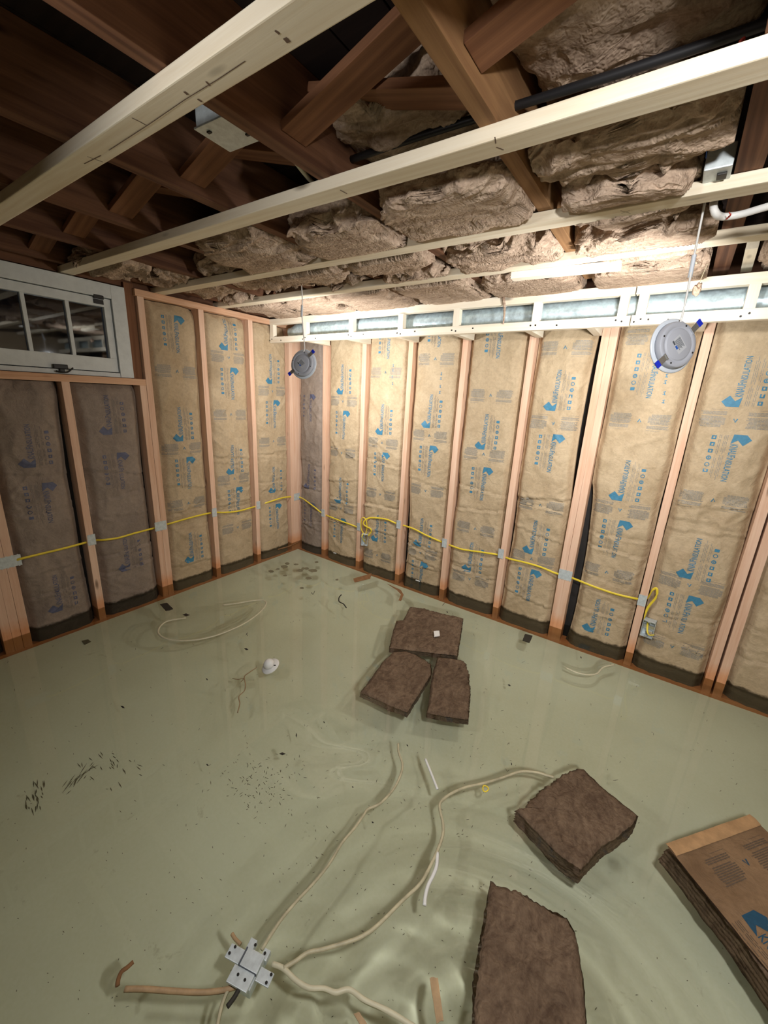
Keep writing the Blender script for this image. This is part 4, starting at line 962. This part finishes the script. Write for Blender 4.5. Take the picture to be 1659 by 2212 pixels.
scrap('kraft_strip', [(928, 2112), (946, 2110), (958, 2204), (943, 2208)], 'browncord', 'upright brown paper strip near the bottom edge', z=.007)
scrap('kraft_strip', [(764, 2190), (776, 2186), (800, 2222), (784, 2224)], 'browncord', 'small brown strip cut by the bottom edge', z=.007)
scrap('plaster_chip', [(937, 1363), (949, 1362), (950, 1373), (938, 1375)], 'cordw', 'small white chip lying on the wide soaked batt', z=.024, thick=.004)
scrap('cover_plate', [(176, 1384), (190, 1381), (197, 1386), (183, 1393)], 'silt', 'grey-brown flat chip on the floor near the left wall', uw=True)
c1 = [(1043, 1699), (1047, 1697), (1053, 1700), (1055, 1705), (1050, 1710), (1044, 1708), (1043, 1700)]
cable(c1, .0025, 'yellow', 'tiny yellow ring floating right of centre', .002, 'ring', name='plastic_ring')
leafy = [(614, 1224, 9, 4), (620, 1217, 6, 3), (586, 1234, 7, 3), (600, 1229, 5, 2), (648, 1232, 9, 4), (662, 1228, 6, 3), (676, 1232, 12, 4), (655, 1228, 5, 3), (666, 1249, 8, 3), (616, 1243, 5, 2), (640, 1219, 6, 2), (728, 1252, 4, 2), (652, 1270, 5, 2), (684, 1214, 5, 2)]
rnd = random.Random(11)
for k, (u, v, a, b_) in enumerate(leafy):
    px = [(u+a*math.cos(q*.9)*rnd.uniform(.7, 1.1), v+b_*math.sin(q*.9)*rnd.uniform(.7, 1.1)) for q in range(7)]
    scrap('scum_flake', px, 'silt', 'flat olive-brown flake drifting below the corner', z=.0008, thick=.001, group='olive flakes drifting below the corner')
bits = [(402, 1328, 8), (533, 1369, 7), (535, 1372, 4), (265, 1527, 6), (350, 1400, 5), (640, 1588, 9), (430, 1575, 4), (426, 1693, 4), (448, 1652, 4), (610, 1628, 7), (700, 1560, 3), (770, 1760, 5), (805, 1776, 3), (762, 1700, 2), (1010, 1770, 3), (905, 1735, 3), (743, 1880, 3), (790, 1820, 4), (966, 1262+60, 3), (958, 1305, 7), (1100, 1480, 4), (1105, 1650, 5), (1130, 1430, 4), (1330, 1685, 6), (1180, 1660, 3), (1255, 1420, 4), (632, 1470, 4), (447, 1467, 4), (532, 1402, 5), (570, 1848, 4), (425, 1780, 3), (275, 2174, 4), (780, 1555, 4), (1085, 1535, 3), (880, 1520+90, 3)]
for k, (u, v, s) in enumerate(bits):
    a = rnd.uniform(0, 3.1); dx, dy = s*math.cos(a), s*.6*math.sin(a); nx, ny = -dy*.25, dx*.25+1
    scrap('debris_bit', [(u-dx, v-dy), (u+nx, v+ny), (u+dx, v+dy), (u-nx, v-ny)], 'darkscrap', 'small dark bit of debris drifting on the water', z=.0008, thick=.0015, group='dark bits drifting on the water')
# fine silt marks on the floor
vs = []; fs = []
def streak(u, v, ln, ang_, wd):
    a = fl(u-ln*math.cos(ang_), v-ln*math.sin(ang_), FLOOR+.001); b2 = fl(u+ln*math.cos(ang_), v+ln*math.sin(ang_), FLOOR+.001); d_ = (b2-a); nr = Vector((-d_.y, d_.x, 0)).normalized()*wd; k = len(vs)
    vs.extend([a-nr*.2, a.lerp(b2, .5)-nr, b2-nr*.2, b2+nr*.2, a.lerp(b2, .5)+nr, a+nr*.2]); fs.append(tuple(range(k, k+6)))
for k in range(26):
    streak(60+rnd.gauss(12, 12), rnd.uniform(1690, 1760), rnd.uniform(3, 9), 1.4+rnd.gauss(0, .2), .0018)
for k in range(22):
    q = rnd.random(); streak(140+q*60+rnd.gauss(0, 5), 1710-q*60+rnd.gauss(0, 6), rnd.uniform(4, 16), -.9+rnd.gauss(0, .12), .0018)
for k in range(26): streak(245+rnd.gauss(0, 26), 1655+rnd.gauss(0, 22), rnd.uniform(2, 7), .9+rnd.gauss(0, .3), .0016)
for k in range(130): streak(560+rnd.gauss(0, 45), 1690+rnd.gauss(0, 35), rnd.uniform(1, 4.5), rnd.uniform(0, 3), .0012)
for k in range(420): streak(rnd.uniform(0, 1600), rnd.uniform(1290, 2200), rnd.uniform(.8, 3.2), rnd.uniform(0, 3), .0010)
for k in range(160): streak(rnd.uniform(600, 1250), rnd.uniform(1550, 2050), rnd.uniform(1, 4.0), rnd.uniform(0, 3), .0011)
tag(mesh('silt_streaks', vs, fs, 'silt'), 'fine dark silt specks and streaks on the pale floor', 'silt', kind='stuff')

for o in list(C.objects):
    if o.type == 'MESH' and o is not wat: o.cycles.is_caustics_receiver = True
